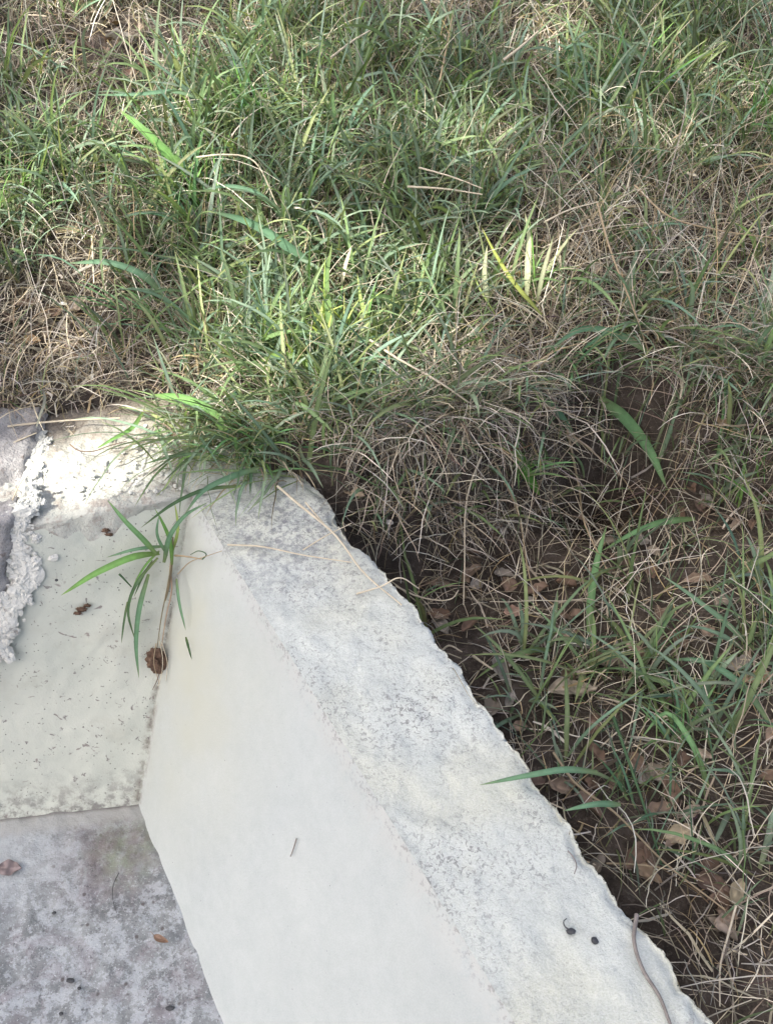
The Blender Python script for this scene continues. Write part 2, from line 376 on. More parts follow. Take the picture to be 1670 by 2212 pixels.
def lump(c, r, seed, amp=.3, squash=(1, 1, 1), sub=3, f=2.0):
    bm = bmesh.new(); bmesh.ops.create_icosphere(bm, subdivisions=sub, radius=1)
    V = []
    for v in bm.verts:
        k = 1+amp*mnoise.fractal(v.co*f+Vector((seed*7.1, seed*3.3, 0)), 1, 2, 3)
        V.append([v.co.x*k*squash[0]*r, v.co.y*k*squash[1]*r, v.co.z*k*squash[2]*r])
    F = [[l.index for l in fc.verts] for fc in bm.faces]; bm.free()
    return np.array(V)+np.asarray(c), np.array(F)

# ---------------------------------------------------------------- ground (structure)
fx = np.arange(-2.2, 2.6, .0125); fy = np.arange(.0, 4.0, .0125)
xs = np.r_[-60, -30, -15, -8, -5, -3.5, -2.7, fx, 2.9, 3.6, 5, 8, 15, 30, 60]; ys = np.r_[-40, -15, -6, -3, -1.5, -.7, -.3, fy, 4.2, 4.7, 5.5, 7, 10, 18, 35, 70]
X, Y = np.meshgrid(xs, ys, indexing='ij'); Z = ground(X, Y)
g = mesh_obj('ground', np.stack([X, Y, Z], -1).reshape(-1, 3), grid_faces(len(xs), len(ys)), M_SOIL)
tag(g, kind='structure')

# ---------------------------------------------------------------- concrete drain
fl = np.array([LF+(LF-CF)*.5, CF, NF, P(-900, 2700, -H)])
V, F = quad_grid(fl[0]+d1*0-d1*.02, CF+n1*.02-d1*.02, NF+n1*.02, LF+(LF-CF)*.5+d1*1.4, 150, 150, lambda p: .0035*fbm(p[:, 0]*30, p[:, 1]*30, 3), np.array([0, 0, 1.]))
tag(mesh_obj('channel_floor', V, F, M_FLOOR), kind='structure')

hw = empty('concrete_drain_wall', T, 'pale cement wall of a drain with smooth sloping sides and speckled top', 'concrete wall')
V, F = quad_grid(CF, NF, NI, T, 240, 90, lambda p: .0035*fbm(p[:, 0]*9, p[:, 1]*9, 2), SN)
# soften the top edge
u = np.repeat(np.linspace(0, 1, 240), 90); v = np.tile(np.linspace(0, 1, 90), 240)
pl = T[None, :]*0+((V-T)@SN)[:, None]; V = V-SN*pl*sm(.93, 1, v)[:, None]
mesh_obj('sloping_face', V, F, M_FAC, hw)
# coping: across the top, over the chipped outer edge and down
NU, S1, S2 = 520, 44, 26
us = np.linspace(-.34, LEN, NU)
s = np.r_[np.linspace(0, W, S1), np.full(S2, W)]; zz = np.r_[np.zeros(S1), -np.linspace(.004, .5, S2)**1.0]
Uu, Ss = np.meshgrid(us, s, indexing='ij'); Zz = np.broadcast_to(zz, Uu.shape).copy()
Uw = Uu+.25*Zz+.02*vn(Uu*9, Zz*9)
chip = .006*ln(Uw*17)*(1+vn(Uu*6+9, Zz))+.0025*ln(Uw*53+3)*(1+vn(Uu*11+3, Zz))+.002*vn(Uu*43, Zz*40)+.0018*vn(Uu*120, Zz*90)+.0012*vn(Uu*260, Zz*200)+.009*vn(Uu*4.3, 0*Zz)
chip = chip-.010*np.clip(ln(Uw*23+5), .35, 1)
chip = chip+.011
k = sm(W-.035, W, Ss); Ss2 = Ss+chip*k
edge = sm(W-.02, W, Ss)*(Zz > -.001)
Zt = Zz+.0035*fbm(Uu*20, Ss*20, 3)*(Zz > -.001)*sm(0, .03, Ss)-edge*(.006+.005*vn(Uu*60, Ss*60))
Ss2 = Ss2+np.where(Zz < -.01, -.012*sm(0, -.1, Zz)*0+.02*vn(Uu*12, Zz*12)*sm(0, .1, -Zz), 0)
V = T+d1*Uu[..., None]+n1*Ss2[..., None]+np.array([0, 0, 1])*Zt[..., None]
mesh_obj('wall_top', V.reshape(-1, 3), grid_faces(NU, len(s)), M_COP, hw)
xe = (CF-LF)/np.linalg.norm(CF-LF)*.012
V, F = quad_grid(LF, CF+xe, T+xe, LT, 260, 160, lambda p: .003*fbm(p[:, 0]*14, p[:, 2]*14, 3), EN)
mesh_obj('end_face', V, F, M_END, hw)
# rough mortar ledge on the end wall, its rim smeared over the face
NU, NV = 240, 120
uu = np.linspace(-.16, np.dot(P(-20, 1140)-T, d2), NU); vv = np.linspace(-.03, LD+.03, NV)
Uu, Vv = np.meshgrid(uu, vv, indexing='ij')
rim = .010*vn(Uu*20, Uu*0)+.006*vn(Uu*60, 0*Uu)
th = np.clip(Vv, 0, 1); dn = np.clip(-Vv, 0, 1)
zt = .007*fbm(Uu*11, Vv*11, 3)+.008+.0025*fbm(Uu*50, Vv*50, 3)-.03*(Vv > .345)-.024*sm(.03, -.13, Uu)
downv = (CF-T)/np.linalg.norm(CF-T); amp = (1.1+.8*vn(Uu*13, 0*Uu)+.45*vn(Uu*41, 0*Uu))*sm(-.02, .05, Uu)
zt = zt*sm(-.030, .02, Vv)
V = T+d2*Uu[..., None]+n2*th[..., None]+np.array([0, 0, 1])*zt[..., None]+downv*(dn*amp)[..., None]+EN*(np.where(Vv < 0, (.007+.004*fbm(Uu*30, Vv*30, 2))*np.clip(1-dn/.028, -.3, 1), 0))[..., None]
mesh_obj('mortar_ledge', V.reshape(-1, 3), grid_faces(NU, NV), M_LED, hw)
# crumbly ridge of squeezed-out mortar down the left of the end face
ctrl = [P(84, 930, .012), P(72, 985, .012), P(62, 1050, .010)]+[PP(x, y, T, EN, .004) for x, y in [(58, 1105), (44, 1165), (62, 1225), (34, 1290), (16, 1340), (-8, 1385), (-50, 1430)]]
R = smooth_path(ctrl, 300); tn = np.gradient(R, axis=0); tn /= np.linalg.norm(tn, axis=1, keepdims=True)
nn = np.where((np.arange(300) < 70)[:, None], np.array([0, 0, 1.]), EN); nn = nn*1.0
for _ in range(40): nn[1:-1] = (nn[:-2]+nn[1:-1]+nn[2:])/3
nn /= np.linalg.norm(nn, axis=1, keepdims=True); ac = np.cross(tn, nn); ac /= np.linalg.norm(ac, axis=1, keepdims=True)
vv = np.linspace(-1, 1, 60); Uu, Vv = np.meshgrid(np.cumsum(np.r_[0, np.linalg.norm(np.diff(R, axis=0), axis=1)]), vv, indexing='ij')
wd = .022*(1+.7*vn(Uu*17, np.sign(Vv)*3)+.3*vn(Uu*50, np.sign(Vv)*5)); X_ = Vv*wd
brk = sm(-.55, -.1, vn(Uu*11+4, 0*Uu))
vor = np.array([[1-mnoise.voronoi(Vector((a*26+9*0, b*26, .3)))[0][0]*1.6, 1-mnoise.voronoi(Vector((a*75, b*75, 1.7)))[0][0]*1.6] for a, b in zip(Uu.ravel(), X_.ravel())]).clip(0, 1).reshape(Uu.shape+(2,))
hgt = (1-np.abs(Vv)**4)*(.003+.003*vor[..., 0]+.002*fbm(Uu*120, X_*120, 3))-.002
V = R[:, None]+ac[:, None]*X_[..., None]+nn[:, None]*hgt[..., None]
mesh_obj('mortar_ridge', V.reshape(-1, 3), grid_faces(300, 60), M_CRUMB, hw)
rg = random.Random(9)
def crust(cs, nrms, rads, name):
    VV = []; FF = []; o = 0
    for c, nr, r_ in zip(cs, nrms, rads):
        v, f = lump((0, 0, 0), r_, rg.random()*50, .75, (rg.uniform(.8, 1.7), rg.uniform(.7, 1.2), .55), 3 if r_ > .007 else 2, 1.6)
        ang = rg.uniform(0, 6.28); a = np.cross(nr, [.3, .8, .5]); a /= np.linalg.norm(a); b_ = np.cross(nr, a)
        a, b_ = a*math.cos(ang)+b_*math.sin(ang), b_*math.cos(ang)-a*math.sin(ang)
        VV.append(c+v[:, :1]*a+v[:, 1:2]*b_+v[:, 2:]*nr); FF.append(f+o); o += len(v)
    mesh_obj(name, np.concatenate(VV), np.concatenate(FF), M_CRUMB, hw, smooth=False)
cs, ns_, rs = [], [], []
for k in range(300):
    q = rg.randrange(5, 295); off = rg.gauss(0, .014); r_ = min(.017, .002+abs(rg.gauss(0, .0055)))
    cs.append(R[q]+ac[q]*off-nn[q]*r_*.22); ns_.append(nn[q]); rs.append(r_)
crust(cs, ns_, rs, 'mortar_crust')
cs, ns_, rs = [], [], []
for k in range(110):
    t_ = rg.random()**.8; c = P(95+t_*330, 1075-t_*5-abs(rg.gauss(0, 1))*75+(8 if t_ < .5 else 0), .010); 
    cs.append(c); ns_.append(np.array([0, 0, 1.])); rs.append(min(.009, .0014+abs(rg.gauss(0, .0022))))
crust(cs, ns_, rs, 'ledge_grit')
# older grey concrete alongside, left of the pale face
A0 = P(95, 880, .02); B0 = P(52, 1075, .0)
bl = []
prof = [P(100, 868, -.02), P(98, 872, .035), P(70, 960, .03), P(50, 1060, .012), PP(38, 1110, T, EN, .014), PP(22, 1170, T, EN, .016), PP(8, 1250, T, EN, .015), PP(-25, 1330, T, EN, .013), PP(-60, 1450, T, EN, .012), PP(-110, 1600, T, EN, -.02)]
R = smooth_path(prof, 130); NVv = 60; vv = np.linspace(0, 1, NVv)
V = R[:, None, :]+(d2*.55)[None, None, :]*vv[None, :, None]
dd = .020*fbm(V[..., 0]*12, V[..., 1]*9+V[..., 2]*9, 4); dd = dd*sm(0, .08, vv)[None, :]-.03*(vv[None, :] < .01)
V = V+(np.array([0, -.5, .8]))*dd[..., None]
V[:, 0] += d2*.0+(np.stack([.008*vn(np.arange(130)*.35, 0*np.arange(130)), np.zeros(130), np.zeros(130)], 1))
rk = mesh_obj('old_concrete_block', V.reshape(-1, 3), grid_faces(130, NVv), M_ROCK, origin=R[40])
tag(rk, 'dark grey weathered concrete block at the left edge beside the pale mortar', 'concrete block')

# ---------------------------------------------------------------- vegetation masses
def green_map(x, y):
    """how green the sward is at plan position"""
    spots = [(450, 330, .45, 1.2), (700, 800, .30, 1.3), (560, 920, .22, 1.5), (520, 130, .5, .9), (150, 330, .3, .5), (60, 150, .4, .8), (1330, 150, .35, 1.2), (900, 400, .35, .8),
             (1600, 250, .4, .8), (1000, 200, .3, .6), (1640, 1000, .25, .6), (1350, 1200, .16, .8), (1480, 1500, .3, 1.0), (1200, 750, .25, .55), (20, 420, .25, 1.0), (620, 600, .3, 1.0), (900, 620, .25, .7)]
    r = np.full_like(x, .10)
    for px, py, rad, a in spots:
        c = SP[(px, py)]; r = r+a*np.exp(-((x-c[0])**2+(y-c[1])**2)/(2*(rad*.55)**2))
    for px, py, rad, a in [(270, 130, .36, 1.0), (230, 250, .3, .7), (150, 700, .22, 1.0), (300, 800, .16, .9), (1000, 950, .2, .8), (1100, 800, .2, .5), (1500, 500, .3, .5)]:
        c = SP[(px, py)]; r = r*(1-np.clip(a, 0, 1)*np.exp(-((x-c[0])**2+(y-c[1])**2)/(2*(rad*.6)**2)))
    r = r*(.45+1.1*sm(-.35, .35, vn(x*6.5, y*6.5)))
    return np.clip(r, 0, 1.4)
SP = {}
for q in [(450, 330), (700, 800), (560, 920), (520, 130), (150, 330), (60, 150), (1330, 150), (900, 400), (1600, 250), (1000, 200), (1640, 1000), (1350, 1200), (1480, 1500), (1200, 750), (20, 420), (620, 600), (900, 620),
          (270, 130), (230, 250), (150, 700), (300, 800), (1000, 950), (1100, 800), (1500, 500)]:
    SP[q] = G(*q)
def dark(x, y):                          # hollows with little growth: the pit and the gap along the wall
    pit = np.exp(-(((x-PIT[0])/.13)**2+((y-PIT[1])/.10)**2))
    sunny = .55*np.exp(-((x-SUNNY[0])**2+(y-SUNNY[1])**2)/.015)
    gap = (1-low_area(x, y))*sm(.10, .04, wall_s(x, y)-W)
    return np.clip(1-.95*pit-.85*gap-sunny-.65*np.exp(-(((x-BARE1[0])/.30)**2+((y-BARE1[1])/.28)**2))-.6*np.exp(-(((x-BARE2[0])/.13)**2+((y-BARE2[1])/.09)**2)), 0, 1)
SUNNY = G(700, 740); BARE1 = G(250, 130); BARE2 = G(120, 725)
def low_area(x, y): return sm(-.02, .10, y-np.interp(x, BX, BY))
def sample(n, fn, m=.0):
    out = []
    tot = 0
    while tot < n:
        y = rng.uniform(.35, 3.7, n*2); x = rng.uniform(-1, 1, n*2)*(.62+.50*y)+.05
        # a little denser close by, where blades show larger
        ok = (rng.random(n*2) < dark(x, y)*(.5+.5*np.clip(2.4/np.maximum(y, .8), 0, 1))*fn(x, y)) & ~in_concrete(x, y, m)
        out.append(np.stack([x[ok], y[ok]], 1)); tot += ok.sum()
    o = np.concatenate(out)[:n]
    return np.concatenate([o, ground(o[:, 0], o[:, 1])[:, None]], 1)
def mixcol(n, cols, w, jit=.2):
    cols = np.array(cols); k = rng.choice(len(cols), n, p=np.array(w)/sum(w)); c = cols[k]*(1+rng.normal(0, jit, (n, 1)))
    return np.clip(c+rng.normal(0, .008, (n, 3)), .005, .9)
STRAW = [(.44, .39, .29), (.30, .26, .20), (.60, .56, .46), (.17, .14, .105), (.40, .375, .33), (.36, .29, .17)]
SWT = [3, 3, 1.3, 2.5, 2, 1]
GREEN = [(.155, .225, .11), (.19, .28, .125), (.155, .24, .165), (.25, .30, .14), (.205, .28, .20), (.095, .135, .07)]
# 1. thatch lying on the soil
def low_area(x, y): return sm(-.02, .10, y-np.interp(x, BX, BY))
n = 34000
b = sample(n, lambda x, y: .22+.78*low_area(x, y), -.10); b[:, 2] += rng.uniform(0, .035, n)*(.4+.6*low_area(b[:, 0], b[:, 1]))
p, sd = blade_paths(b, rng.uniform(0, 6.28, n), rng.uniform(.9, 1.6, n), rng.normal(.25, .5, n), rng.uniform(.03, .13, n), 5, .45)
p, sd, n = flt(p, sd)
thatch = strips(keep_above(p, .002), sd, np.where(rng.random(n) < .1, rng.uniform(.003, .0065, n), rng.uniform(.0009, .0028, n)), mixcol(n, STRAW, SWT, .35), prof=np.array([.8, 1, 1, .8, .4]))
o = mesh_obj('dry_thatch', *thatch[:2], M_STRAW, col=thatch[2]); tag(o, 'tan dead grass thatch matted over the soil', 'dry grass', kind='stuff')
# 2. arching dry stalks
n = 17000
b = sample(n, lambda x, y: .18+.82*low_area(x, y), -.06)
p, sd = blade_paths(b, rng.uniform(0, 6.28, n), rng.uniform(.1, 1.2, n), rng.uniform(.2, 1.6, n), rng.uniform(.05, .22, n), 7, .3)
p, sd, n = flt(p, sd)
stk = strips(keep_above(p), sd, rng.uniform(.0009, .0033, n), mixcol(n, STRAW, [3, 1.5, 2.2, 1, 2, 1], .25), prof=np.array([.9, 1, 1, .95, .8, .6, .3]))
o = mesh_obj('dry_stalks', *stk[:2], M_STRAW, col=stk[2]); tag(o, 'thin pale dry grass stalks arching over the thatch', 'dry grass', kind='stuff')
n = 1900
b = sample(n, lambda x, y: (.25+.75*sm(-.1, .5, x))*(.3+.7*low_area(x, y)), .03)
p, sd = blade_paths(b, rng.uniform(0, 6.28, n), rng.uniform(.2, 1.1, n), rng.uniform(.1, 1.3, n), rng.uniform(.14, .36, n), 10, .25)
kn = rng.integers(3, 7, n); off = rng.normal(0, .35, (n, 1, 3))*np.clip(np.arange(10)[None, :, None]-kn[:, None, None], 0, None)*.02; p = p+off   # snapped ends
p, sd, n = flt(p, sd, .0)
ts = strips(keep_above(p), sd, rng.uniform(.0011, .0027, n), mixcol(n, STRAW+[(.66, .62, .52)], [3, 1, 3, .4, 2, 1, 3], .15), prof=np.array([1, 1, 1, 1, .95, .9, .85, .8, .7, .5]))
o = mesh_obj('tall_dry_stalks', *ts[:2], M_STRAW, col=ts[2]); tag(o, 'long pale broken stalks standing and leaning above the grass', 'dry grass', kind='stuff')
# stalks that hang over the little bank
n = 2500
bx = rng.uniform(P(720, 1000)[0], P(1850, 900)[0], n); by = np.interp(bx, BX, BY)+rng.uniform(-.05, .12, n)
keepb = ~((np.abs(bx-PIT[0]) < .13) & (rng.random(n) < .85)); bx = bx[keepb]; by = by[keepb]; n = len(bx)
b = np.stack([bx, by, ground(bx, by)+rng.uniform(0, .03, n)], 1)
p, sd = blade_paths(b, rng.normal(-1.57, 1.1, n), rng.uniform(.3, 1.4, n), rng.uniform(.3, 2.0, n), rng.uniform(.06, .24, n), 7, .4)
p, sd, n = flt(p, sd)
hs = strips(keep_above(p), sd, rng.uniform(.0009, .0030, n), mixcol(n, STRAW, [1.5, 3, 1, 2.5, 3, .3], .3), prof=np.array([.9, 1, 1, .95, .8, .6, .3]))
o = mesh_obj('hanging_dry_grass', *hs[:2], M_STRAW, col=hs[2]); tag(o, 'dead stalks hanging down over the dark hollow beside the wall', 'dry grass', kind='stuff')
# 3. fine green grass
n = 8500
b = sample(n, lambda x, y: green_map(x, y)*(.3+.7*low_area(x, y)), -.04)
p, sd = blade_paths(b, rng.uniform(0, 6.28, n)+.0, rng.uniform(.1, .9, n), rng.uniform(.2, 1.3, n), rng.uniform(.05, .18, n), 6, .12)
p, sd, n = flt(p, sd)
gr = strips(keep_above(p), sd, rng.uniform(.0018, .0052, n), mixcol(n, GREEN, [3, 2, 2.5, 1, 2, 2], .22), basecol=(.16, .17, .08))
o = mesh_obj('short_grass', *gr[:2], M_GREEN, col=gr[2]); tag(o, 'short green grass blades growing through the dead thatch', 'grass', kind='stuff')
# 4. broad green blades, in loose bunches
nb = 760; cen = sample(nb, lambda x, y: green_map(x, y)**1.3*(.30+.70*low_area(x, y)), .02)
b = np.repeat(cen, 7, 0); n = len(b); b[:, :2] += rng.normal(0, .014, (n, 2)); b[:, 2] = ground(b[:, 0], b[:, 1])
ok = ~in_concrete(b[:, 0], b[:, 1]); b = b[ok]; n = len(b)
p, sd = blade_paths(b, rng.uniform(0, 6.28, n), rng.uniform(.1, 1.0, n), rng.uniform(.3, 1.8, n), rng.uniform(.09, .29, n), 8, .12)
p, sd, n = flt(p, sd)
br = strips(keep_above(p), sd, rng.uniform(.0050, .0125, n), mixcol(n, GREEN, [2.5, 2, 3, 1, 3, 1], .15), fold=.25, basecol=(.18, .2, .09))
o = mesh_obj('broad_bladed_grass', *br[:2], M_GREEN, col=br[2]); tag(o, 'taller broad green grass blades scattered through the turf', 'grass', kind='stuff')

# green blades drooping over the bank
n = 560; bx = rng.uniform(P(760, 1000)[0], P(1850, 900)[0], n); by = np.interp(bx, BX, BY)+rng.uniform(-.03, .14, n)
kp = rng.random(n) < dark(bx, by); bx, by = bx[kp], by[kp]; n = len(bx)
b = np.stack([bx, by, ground(bx, by)+.005], 1)
p, sd = blade_paths(b, rng.normal(-1.5, .8, n), rng.uniform(.2, 1.1, n), rng.uniform(.6, 1.7, n), rng.uniform(.07, .2, n), 8, .1)
p, sd, n = flt(p, sd)
dg = strips(keep_above(p), sd, rng.uniform(.003, .009, n), mixcol(n, GREEN, [3, 1, 3, .6, 3, 2], .15), fold=.25, basecol=(.18, .2, .09))
o = mesh_obj('drooping_grass', *dg[:2], M_GREEN, col=dg[2]); tag(o, 'green blades drooping from the bank over the dark hollow', 'grass', kind='stuff')
# 5. grass creeping forward over the far end of the wall
n = 900; q = np.array([P(rng.triangular(300, 640, 760), rng.triangular(875, 905, 1060), 0) for _ in range(n)])
q = q[(wall_s(q[:, 0], q[:, 1]) < W+.02) & (ledge_s(q[:, 0], q[:, 1]) > .10-.16*sm(-.1, .22, wall_s(q[:, 0], q[:, 1])))]; n = len(q); q[:, 2] = .004
big = rng.random(n) < .28; dry = (rng.random(n) < .5) & ~big
p, sd = blade_paths(q, rng.normal(-1.9, 1.1, n), rng.uniform(.3, 1.2, n), rng.uniform(.3, 1.4, n), np.where(big, rng.uniform(.13, .27, n), rng.uniform(.06, .20, n)), 8, .2)
cg = strips(keep_above(p), sd, np.where(big, rng.uniform(.005, .009, n), rng.uniform(.0015, .004, n)), np.where(dry[:, None], mixcol(n, STRAW, SWT, .2), mixcol(n, GREEN, [2.5, 2, 3, 1, 3, 1], .15)), fold=.25, basecol=(.2, .2, .1))
o = mesh_obj('creeping_grass', *cg[:2], M_GREEN, col=cg[2]); tag(o, 'green grass creeping over the far end of the pale wall', 'grass', kind='stuff')

# ---------------------------------------------------------------- singled-out things from the photograph
def lift_path(pts, surf, h):
    """pts: pixel path; surf: g ground, t wall top, s sloping face, e end face, f floor; h: height over it at each point"""
    out = []
    for k, (x, y) in enumerate(pts):
        hh = h[k] if isinstance(h, (list, tuple)) else h
        if surf == 'g': out.append(G(x, y, hh))
        elif surf == 't': out.append(P(x, y, .003+hh))
        elif surf == 's': out.append(PP(x, y, T, SN, .004+hh))
        elif surf == 'e': out.append(PP(x, y, T, EN, .005+hh))
        elif surf == 'f': out.append(P(x, y, -H+.005+hh))
    return np.array(out)
def one_blade(pts3, wpx, col, S=14, fold=.3, basecol=None, prof=None):
    path = smooth_path(pts3, S); mid = path[S//2]; dist = np.linalg.norm(mid-CAM)
    tan = np.gradient(path, axis=0); view = mid-CAM
    sd = np.cross(tan, view/dist); sd /= np.linalg.norm(sd, axis=1, keepdims=True)+1e-9
    roll = random.uniform(-.5, .5); nr = np.cross(tan, sd); nr /= np.linalg.norm(nr, axis=1, keepdims=True)+1e-9
    sd = sd*math.cos(roll)+nr*math.sin(roll)
    return strips(path[None], sd[None], np.array([wpx*dist/FP]), np.array([col]), fold=fold, basecol=basecol, prof=prof)
def pixel_tuft(name, label, cat, blades, group=None, root=None):
    """one plant: every blade is a child mesh named blade/stalk"""
    base = root if root is not None else blades[0][1][0]
    e = empty(name, base, label, cat, group)
    for kind, pts3, w, col in blades:
        if kind == 'blade': v, f, c = one_blade(pts3, w, col, basecol=(.17, .2, .08)); mesh_obj('blade', v, f, M_GREEN, e, col=c)
        elif kind == 'stalk': v, f = tube(smooth_path(pts3, 14), w*.5*np.linalg.norm(pts3[0]-CAM)/FP, 5, .5); mesh_obj('stalk', v, f, M_STRAW, e, col=np.tile(col, (len(v), 1)))
    return e
GA, GB, GC, GD = (.15, .29, .13), (.15, .31, .09), (.12, .23, .14), (.07, .13, .065)
YL, PY, TAN, PALE = (.30, .39, .13), (.46, .49, .31), (.36, .29, .19), (.58, .52, .40)
L = lift_path
# the plant hanging in the inner corner
rootp = PP(360, 1235, T, EN, .01)
pixel_tuft('corner_grass_plant', 'green grass plant growing out of the inner corner crack with long drooping blades', 'grass plant', [
    ('blade', L([(338, 1196), (305, 1160), (275, 1130), (233, 1080)], 'e', [.04, .07, .07, .03]), 12, GA),
    ('blade', L([(345, 1195), (290, 1203), (225, 1230), (133, 1286)], 'e', [.03, .06, .06, .01]), 15, GB),
    ('blade', L([(357, 1180), (298, 1186), (231, 1204)], 'e', [.03, .05, .03]), 8, GC),
    ('blade', L([(342, 1205), (300, 1255), (278, 1315), (293, 1385)], 'e', [.03, .04, .02, .005]), 8, GD),
    ('blade', L([(322, 1240), (303, 1310), (295, 1390), (301, 1465)], 'e', [.03, .03, .02, .004]), 11, GC),
    ('blade', L([(382, 1250), (388, 1300), (402, 1362)], 's', [.02, .02, .004]), 7, GC),
    ('blade', L([(402, 1376), (408, 1400), (415, 1425)], 's', [.006, .01, .003]), 6, GD),
    ('blade', L([(355, 1215), (372, 1150), (405, 1110), (450, 1085)], 'e', [.02, .06, .08, .08]), 11, GC),
    ('blade', L([(372, 1220), (368, 1170), (352, 1130), (335, 1098)], 'e', [.02, .03, .03, .02]), 10, GB),
    ('blade', L([(374, 1190), (385, 1140), (378, 1085)], 'e', [.02, .03, .02]), 7, YL),
    ('blade', L([(276, 1300), (268, 1350), (263, 1390)], 'e', [.01, .012, .004]), 5, GD),
    ('blade', L([(330, 1210), (312, 1240), (290, 1290)], 'e', [.01, .02, .01]), 5, GD),
    ('blade', L([(345, 1190), (320, 1215), (300, 1245), (288, 1268)], 'e', [.03, .04, .03, .01]), 5, GB),
    ('stalk', L([(371, 1215), (366, 1260), (352, 1320), (345, 1390)], 's', [.02, .012, .01, .006]), 7, TAN),
    ('stalk', L([(362, 1220), (356, 1280), (350, 1340), (346, 1385)], 's', [.01, .008, .006, .004]), 5, PALE),
    ('stalk', L([(374, 1160), (372, 1210), (362, 1270), (350, 1330), (340, 1400)], 'e', [.03, .02, .012, .01, .02]), 4, (.22, .19, .12)),
    ('stalk', L([(366, 1215), (372, 1270), (360, 1330), (350, 1395)], 's', [.01, .01, .01, .01]), 4, (.40, .30, .22)),
    ('stalk', L([(385, 1240), (410, 1215), (450, 1200), (480, 1190)], 's', [.01, .02, .02, .01]), 2.5, TAN),
    ('blade', L([(362, 1200), (340, 1150), (345, 1110)], 'e', [.03, .05, .06]), 7, GC),
    ('stalk', L([(379, 1200), (410, 1203), (438, 1208)], 's', [.02, .03, .02]), 5, TAN),
    ('stalk', L([(438, 1208), (446, 1200), (430, 1190), (412, 1198)], 's', [.02, .02, .015, .012]), 3, GD),
    ('stalk', L([(258, 1240), (270, 1252), (285, 1268)], 'e', [.006, .01, .008]), 5, GD)], root=rootp)
# clod of roots
ce = empty('root_clod', PP(343, 1430, T, SN, .0), 'brown clod of roots and soil lodged in the inner corner below the hanging plant', 'root clod')
V, F = lump(PP(341, 1430, T, EN, .004), .025, 3, .5, (.85, .6, 1.6), 4, 2.6); mesh_obj('soil_clod', V, F, M_CLOD, ce)
for k, pts in enumerate([[(345, 1385), (352, 1420), (350, 1455), (342, 1482)], [(338, 1390), (333, 1430), (345, 1478)], [(350, 1388), (362, 1430), (360, 1470)], [(335, 1400), (322, 1408), (312, 1415)], [(348, 1440), (340, 1470), (330, 1490)]]):
    v, f = tube(smooth_path(L(pts, 'e', .03), 10), .0011, 5); mesh_obj('rootlet', v, f, M_STRAW if k < 3 else M_CLOD, ce, col=np.tile(PALE if k != 1 else TAN, (len(v), 1)))
def radial(name, label, px, py, nbl, ln, wd, cols, spread=(.1, .7), cv=(.4, 1.5), group=None, az=None, dz=0, stalks=0, kinkr=.012, top=False):
    c = G(px, py) if not top else P(px, py, .02)
    e = empty(name, c, label, 'grass tuft', group)
    for k in range(nbl+stalks):
        b = c+np.array([random.gauss(0, kinkr), random.gauss(0, kinkr), -.004])
        a = random.uniform(0, 6.28) if az is None else random.gauss(az, .9)
        p, sd = blade_paths(b[None], np.array([a]), np.array([random.uniform(*spread)]), np.array([random.uniform(*cv)]), np.array([ln*random.uniform(.55, 1.15)]), 10, .05)
        p = keep_above(p, .004)
        if k < nbl: v, f, cc = strips(p, sd, np.array([wd*random.uniform(.6, 1.2)]), mixcol(1, cols, [1]*len(cols), .12), fold=.28, basecol=(.2, .22, .09)); mesh_obj('blade', v, f, M_GREEN, e, col=cc)
        else: v, f = tube(p[0], .0011, 5); mesh_obj('stalk', v, f, M_STRAW, e, col=np.tile(TAN, (len(v), 1)))
    return e
GS = 'distinct green tufts standing out of the turf'
radial('grass_tuft', 'dense green tuft spilling over the far end of the pale wall', 560, 985, 30, .17, .0068, [GA, GB, GC], (.2, 1.0), (.6, 1.8), GS, -1.9, kinkr=.03)
radial('grass_tuft', 'bluish green tuft on the ledge corner above the hanging plant', 500, 960, 20, .17, .0072, [GC, GA], (.3, 1.1), (.6, 1.6), GS, 3.6, kinkr=.025)
radial('grass_tuft', 'tuft behind the wall corner with upright blades brightened to a sunlit yellow green', 700, 765, 44, .21, .0095, [(.42, .50, .16), (.34, .46, .13), GB, PY, (.45, .52, .18)], (.05, .6), (.1, 1.2), GS, None, kinkr=.035, stalks=6)  # blade colours brightened to strengthen the sun patch
radial('grass_tuft', 'large broad bladed tuft left of the middle, leaning left', 440, 480, 26, .24, .0078, [GA, GC, GB], (.1, .7), (.4, 1.5), GS, 2.6, kinkr=.03)
radial('grass_tuft', 'tall bright green tuft high in the picture left of centre', 560, 300, 24, .24, .0078, [GB, GA, GC], (.1, .7), (.3, 1.4), GS, 2.2, kinkr=.035)
radial('grass_tuft', 'upright green tuft near the top right of the turf', 1340, 230, 26, .25, .009, [GB, GA, GC], (.05, .6), (.3, 1.3), GS, None, kinkr=.05)
radial('grass_tuft', 'bright green tuft at the right edge of the turf', 1640, 300, 20, .22, .009, [GB, GA], (.05, .7), (.3, 1.4), GS, None, kinkr=.04)
radial('grass_tuft', 'green tuft growing at the left edge of the turf', 20, 470, 22, .16, .0075, [GB, GA], (.05, .8), (.3, 1.3), GS, 1.0, kinkr=.04)
radial('grass_tuft', 'green tuft in the leaf litter near the lower right edge', 1480, 1620, 12, .17, .0062, [GC, GA], (.1, .9), (.2, 1.2), GS, 1.6, kinkr=.02)
radial('grass_tuft', 'thin dark green tuft by the wall where the litter begins', 1400, 1750, 8, .16, .006, [GC, GD], (.3, 1.1), (.2, 1.0), GS, 2.2, kinkr=.02)
radial('grass_tuft', 'small green tuft right of the dark hollow', 1600, 1080, 18, .17, .0065, [GA, GC, GB], (.05, .9), (.2, 1.3), GS, None, kinkr=.03)
